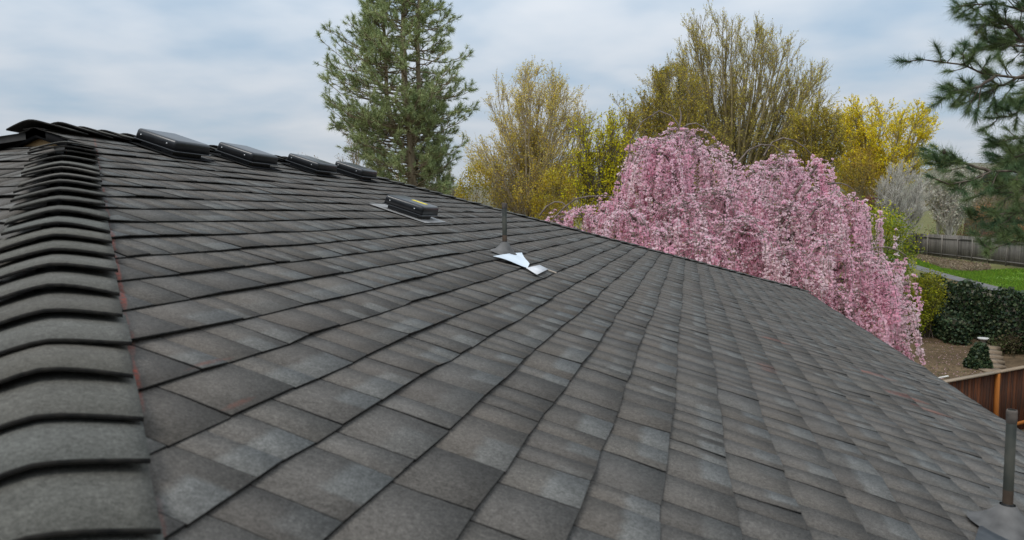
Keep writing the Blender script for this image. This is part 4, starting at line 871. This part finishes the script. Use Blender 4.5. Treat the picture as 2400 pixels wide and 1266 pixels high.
ivy_mound(2292, 862, .38, .80, 'ivy covered stump at the foot of the stone steps', 93, 2600)
pc = onz(2304, 824, 0); ped = empty('pedestal', tuple(pc), 'weathered stone pedestal with white top between ivy hedge and steps', 'pedestal')
q = MB().lathe([(.0, 0), (.18, 0), (.18, .06), (.12, .10), (.11, .45), (.15, .52)], n=14); mk('column', np.concatenate(q.V) + pc, [np.concatenate(q.Q)], STONE, ped)
q = MB().lathe([(.0, .50), (.18, .52), (.23, .56), (.23, .60), (.20, .605), (.0, .58)], n=18); mk('basin', np.concatenate(q.V) + pc, [np.concatenate(q.Q)], noise_mat('white_basin', (.42, .41, .39), (.55, .54, .51), 8), ped)
stp = empty('stone_steps', tuple(onz(2325, 868, 0)), 'short flight of tan stone steps beside the ivy covered stump', 'steps')
STEPM = noise_mat('tan_step_stone', (.15, .11, .075), (.25, .19, .13), 6, bump=.3)
for i in range(6):
    f = i / 5; c = onz(2325 - 8 * f, 870 - 40 * f, 0); MB().box(c + UPZ * (.03 + .03 * i), RIGHT0 * (.40 - .02 * i), FWDH * .30, UPZ * (.03 + .03 * i)).build('step', STEPM, stp)
# ground cover around the steps
bush('garden_ground_cover', 2370, 845, 31, [(2310, 850), (2320, 815), (2350, 800), (2440, 800), (2440, 850), (2370, 858)], 'loose green and brown ground cover right of the stone steps', ((.05, .07, .02), (.08, .07, .03), (.06, .045, .025)), 94, n=3500, lsize=.1, stems=20, base_z=0, cat='plants')
STICKM = noise_mat('white_pole', (.5, .48, .44), (.62, .6, .55), 8)
a, b = onz(2186, 889, .03), onz(2222, 882, .03); V, Q = tubes(np.linspace(a, b, 5)[None], np.full((1, 5), .035), 8)
tag(mk('pole', V, [Q], STICKM), 'white pole lying on the bare earth beyond the roof edge', 'pole')

# fences ------------------------------------------------------------------------
def wood(name, cols, rough=.85):
    m, t, b = mat(name, rough, .15); n = t.nodes.new; l = t.links.new; g = n('ShaderNodeNewGeometry'); mp = n('ShaderNodeMapping'); mp.inputs['Scale'].default_value = (9, 9, .9); l(g.outputs['Position'], mp.inputs[0])
    z = n('ShaderNodeTexNoise'); z.inputs['Scale'].default_value = 2.0; z.inputs['Detail'].default_value = 6; l(mp.outputs[0], z.inputs['Vector'])
    oi = n('ShaderNodeObjectInfo'); ad = n('ShaderNodeMath'); ad.operation = 'MULTIPLY_ADD'; l(oi.outputs['Random'], ad.inputs[0]); ad.inputs[1].default_value = .45; l(z.outputs[0], ad.inputs[2])
    r = n('ShaderNodeValToRGB'); l(ad.outputs[0], r.inputs[0]); cr_ = r.color_ramp; cr_.elements[0].position = .35; cr_.elements[1].position = 1.0; cr_.elements[0].color = (*cols[0], 1); cr_.elements[1].color = (*cols[-1], 1)
    for i, c in enumerate(cols[1:-1]): e = cr_.elements.new(.35 + .65 * (i + 1) / (len(cols) - 1)); e.color = (*c, 1)
    l(r.outputs[0], b.inputs['Base Color']); return m
BROWN = wood('stained_cedar', [(.03, .014, .010), (.085, .03, .014), (.05, .028, .02), (.15, .05, .02), (.07, .04, .026)])
ORANGE = wood('orange_cedar', [(.30, .10, .02), (.40, .14, .03)]); CAPT = wood('pale_cap_rail', [(.26, .20, .14), (.36, .28, .20)]); GREYW = wood('weathered_grey_wood', [(.08, .073, .066), (.135, .125, .112), (.18, .165, .148), (.24, .22, .195)])
def fence(name, P, h, bw, label, mats, pstep, group=None, cap=None, front=None, seed=1, bottom=.06):
    rg = np.random.default_rng(seed); P = np.array(P, float); r = empty(name, tuple(P[0]), label, 'fence', group); seg = np.linalg.norm(np.diff(P, axis=0), axis=1); s = np.concatenate([[0], np.cumsum(seg)])
    def at(t): return np.array([np.interp(t, s, P[:, i]) for i in range(3)])
    def fr(t):
        k = min(max(np.searchsorted(s, t) - 1, 0), len(seg) - 1); d = nrm(P[k + 1] - P[k]); n_ = np.array([d[1], -d[0], 0]); return d, n_ * np.sign(n_ @ (CAM - at(t)))
    t = 0
    while t < s[-1]:
        w = bw * rg.uniform(.93, 1.05); d, n_ = fr(t + w / 2); hh_ = h + rg.normal() * .006
        MB().box(at(t + w / 2) + UPZ * (bottom + (hh_ - bottom) / 2) - n_ * rg.uniform(0, .004), d * (w / 2 - .003), n_ * .009, UPZ * ((hh_ - bottom) / 2)).build('board', mats[0], r); t += w
    t = .1
    while t < s[-1]:
        d, n_ = fr(t); MB().box(at(t) + UPZ * (h / 2 - .03) + n_ * .061, d * .045, n_ * .045, UPZ * (h / 2 + .03)).build('post', mats[1], r); t += pstep
    for z in ((.28,) if cap else (.28, h - .28)):
        for k in range(len(seg)):
            d = P[k + 1] - P[k]; n_ = fr(s[k] + .01)[1]; MB().box((P[k] + P[k + 1]) / 2 + UPZ * z + n_ * .031, d / 2, n_ * .019, UPZ * .044).build('rail', mats[2], r)
    if cap:
        for k in range(len(seg)):
            d = P[k + 1] - P[k]; n_ = fr(s[k] + .01)[1]; MB().box((P[k] + P[k + 1]) / 2 + UPZ * (h + .03) + n_ * .03, d / 2, n_ * .075, UPZ * .018).build('cap_rail', cap, r)
    return r
f0, f1 = onz(2220, 895, 1.8), onz(2400, 862, 1.8); dv = nrm((f1 - f0) * [1, 1, 0]); f0 = f0 * [1, 1, 0]; f1 = f1 * [1, 1, 0]
pst = (onz(2342, 876, 1.8) * [1, 1, 0] - f0) @ dv
fence('brown_fence', [f0 - dv * 2.44 * 2 + dv * (pst - .1) - dv * 2.44 * 0, f0 + dv * (pst - .1), f0 + dv * 9], 1.8, .14, 'dark reddish brown board fence with orange post below the roof edge', [BROWN, ORANGE, ORANGE], 2.44, cap=CAPT, seed=5)
gf = [onz(x, y, TERR) for x, y in ((2120, 593), (2165, 599), (2250, 609), (2330, 620), (2400, 629), (2470, 638), (2560, 650))]
fence('grey_fence', gf, 1.85, .145, 'weathered grey board fence behind the bright green lawn', [GREYW, GREYW, GREYW], 2.4, seed=6)
# dry grass bank in front of the grey fence
A = Acc(); n = 7000; q = rng.uniform(0, 1, (n, 2)); bx_ = 2150 + 170 * q[:, 0]; by = 603 + 26 * q[:, 0] + (6 + 14 * np.sin(q[:, 0] * 3.1)) * q[:, 1]
p = np.array([onz(a_, b_, TERR) for a_, b_ in zip(bx_, by)]); p[:, 2] += np.abs(rng.normal(size=n)) * .12 + .02
V, Q = cards(p, .05, rng.uniform(.15, .35, n), rng, .6); A.add(V, Q, C=np.repeat(tone(n, ((.24, .18, .12), (.20, .15, .09), (.28, .22, .15)), .3, rng), 4, 0))
tag(A.build('dry_grass', LEAF, None), 'bank of dry brown grass between bright lawn and grey fence', 'dry grass', kind='stuff')
bush('tan_shrub', 2300, 500, 74, [(2275, 520), (2278, 485), (2300, 478), (2330, 490), (2335, 520)], 'tan leaved shrub glimpsed through the near pine', ((.42, .22, .10), (.36, .2, .1)), 96, n=1600, lsize=.12, stems=14)
bush('orange_shrub', 2400, 550, 62, [(2370, 570), (2372, 530), (2395, 522), (2430, 530), (2440, 570)], 'orange tan shrub behind the grey fence at the right edge', ((.42, .20, .08), (.34, .16, .07)), 97, n=1600, lsize=.11, stems=14)
bush('mulch_bed_plants', 2260, 545, 72, [(2180, 550), (2200, 538), (2260, 542), (2340, 548), (2340, 556), (2200, 556)], 'low reddish plants in the bed behind the grey fence', ((.22, .09, .05), (.10, .16, .03), (.18, .08, .05)), 98, n=3000, lsize=.12, stems=14, dw=.15)
bush('hedge_row', 2330, 470, 78, [(2240, 500), (2250, 420), (2300, 395), (2400, 380), (2500, 390), (2500, 500)], 'olive green trees far behind the near pine', ((.12, .115, .03), (.15, .13, .04), (.09, .1, .03)), 99, n=7000, lsize=.16, stems=40, cat='trees')
# house far behind the near pine
hb = UD((2370 - 1200) / FPX * 88, 88, TERR); fh = empty('far_house', tuple(hb), 'far house with blue-grey roof glimpsed behind the near pine', 'house')
zt = W(2350, 428, 88)[2]; hgt = zt - TERR
MB().box(hb + UPZ * hgt / 2, RIGHT0 * 4, FWDH * 3, UPZ * hgt / 2).build('wall', noise_mat('brown_siding', (.14, .11, .075), (.18, .145, .10), 2), fh)
MB().add([hb + RIGHT0 * a * 4.4 + FWDH * b * 3.4 + UPZ * (hgt + c) for a, b, c in ((-1, -1, .03), (1, -1, .03), (1, 1, .03), (-1, 1, .03), (-.7, 0, 1.5), (.7, 0, 1.5))], [[0, 1, 5, 4], [2, 3, 4, 5], [1, 2, 5, 5], [3, 0, 4, 4], [3, 2, 1, 0]]).build('roof', noise_mat('blue_grey_roof', (.22, .23, .24), (.28, .29, .30), 3), fh)
MB().box(hb + UPZ * (hgt - .05) - FWDH * 3.42, RIGHT0 * 4.4, FWDH * .06, UPZ * .06).build('gutter', STICKM, fh)

# leaf litter and fallen petals on the bare yard
A = Acc(); n = 5200; q = rng.uniform(0, 1, (n, 2)); lp = np.array([onz(a_, b_, 0) for a_, b_ in zip(2060 + 290 * q[:, 0], 775 + 125 * q[:, 1])]); lp[:, 2] = .008 + rng.uniform(0, .02, n)
V, Q = cards(lp, .05, .07, rng); V = V.reshape(-1, 4, 3); V[:, :, 2] = lp[:, None, 2] + (V[:, :, 2] - lp[:, None, 2]) * .25; V[:, :, 2] = np.maximum(V[:, :, 2], .004)
A.add(V.reshape(-1, 3), Q, C=np.repeat(tone(n, ((.12, .08, .05), (.20, .14, .08), (.07, .05, .035), (.10, .13, .03), (.55, .36, .38)), .3, rng), 4, 0))
tag(A.build('leaf_litter', LEAF, None), 'scattered brown leaves and pink petals on the bare earth yard', 'leaf litter', kind='stuff')
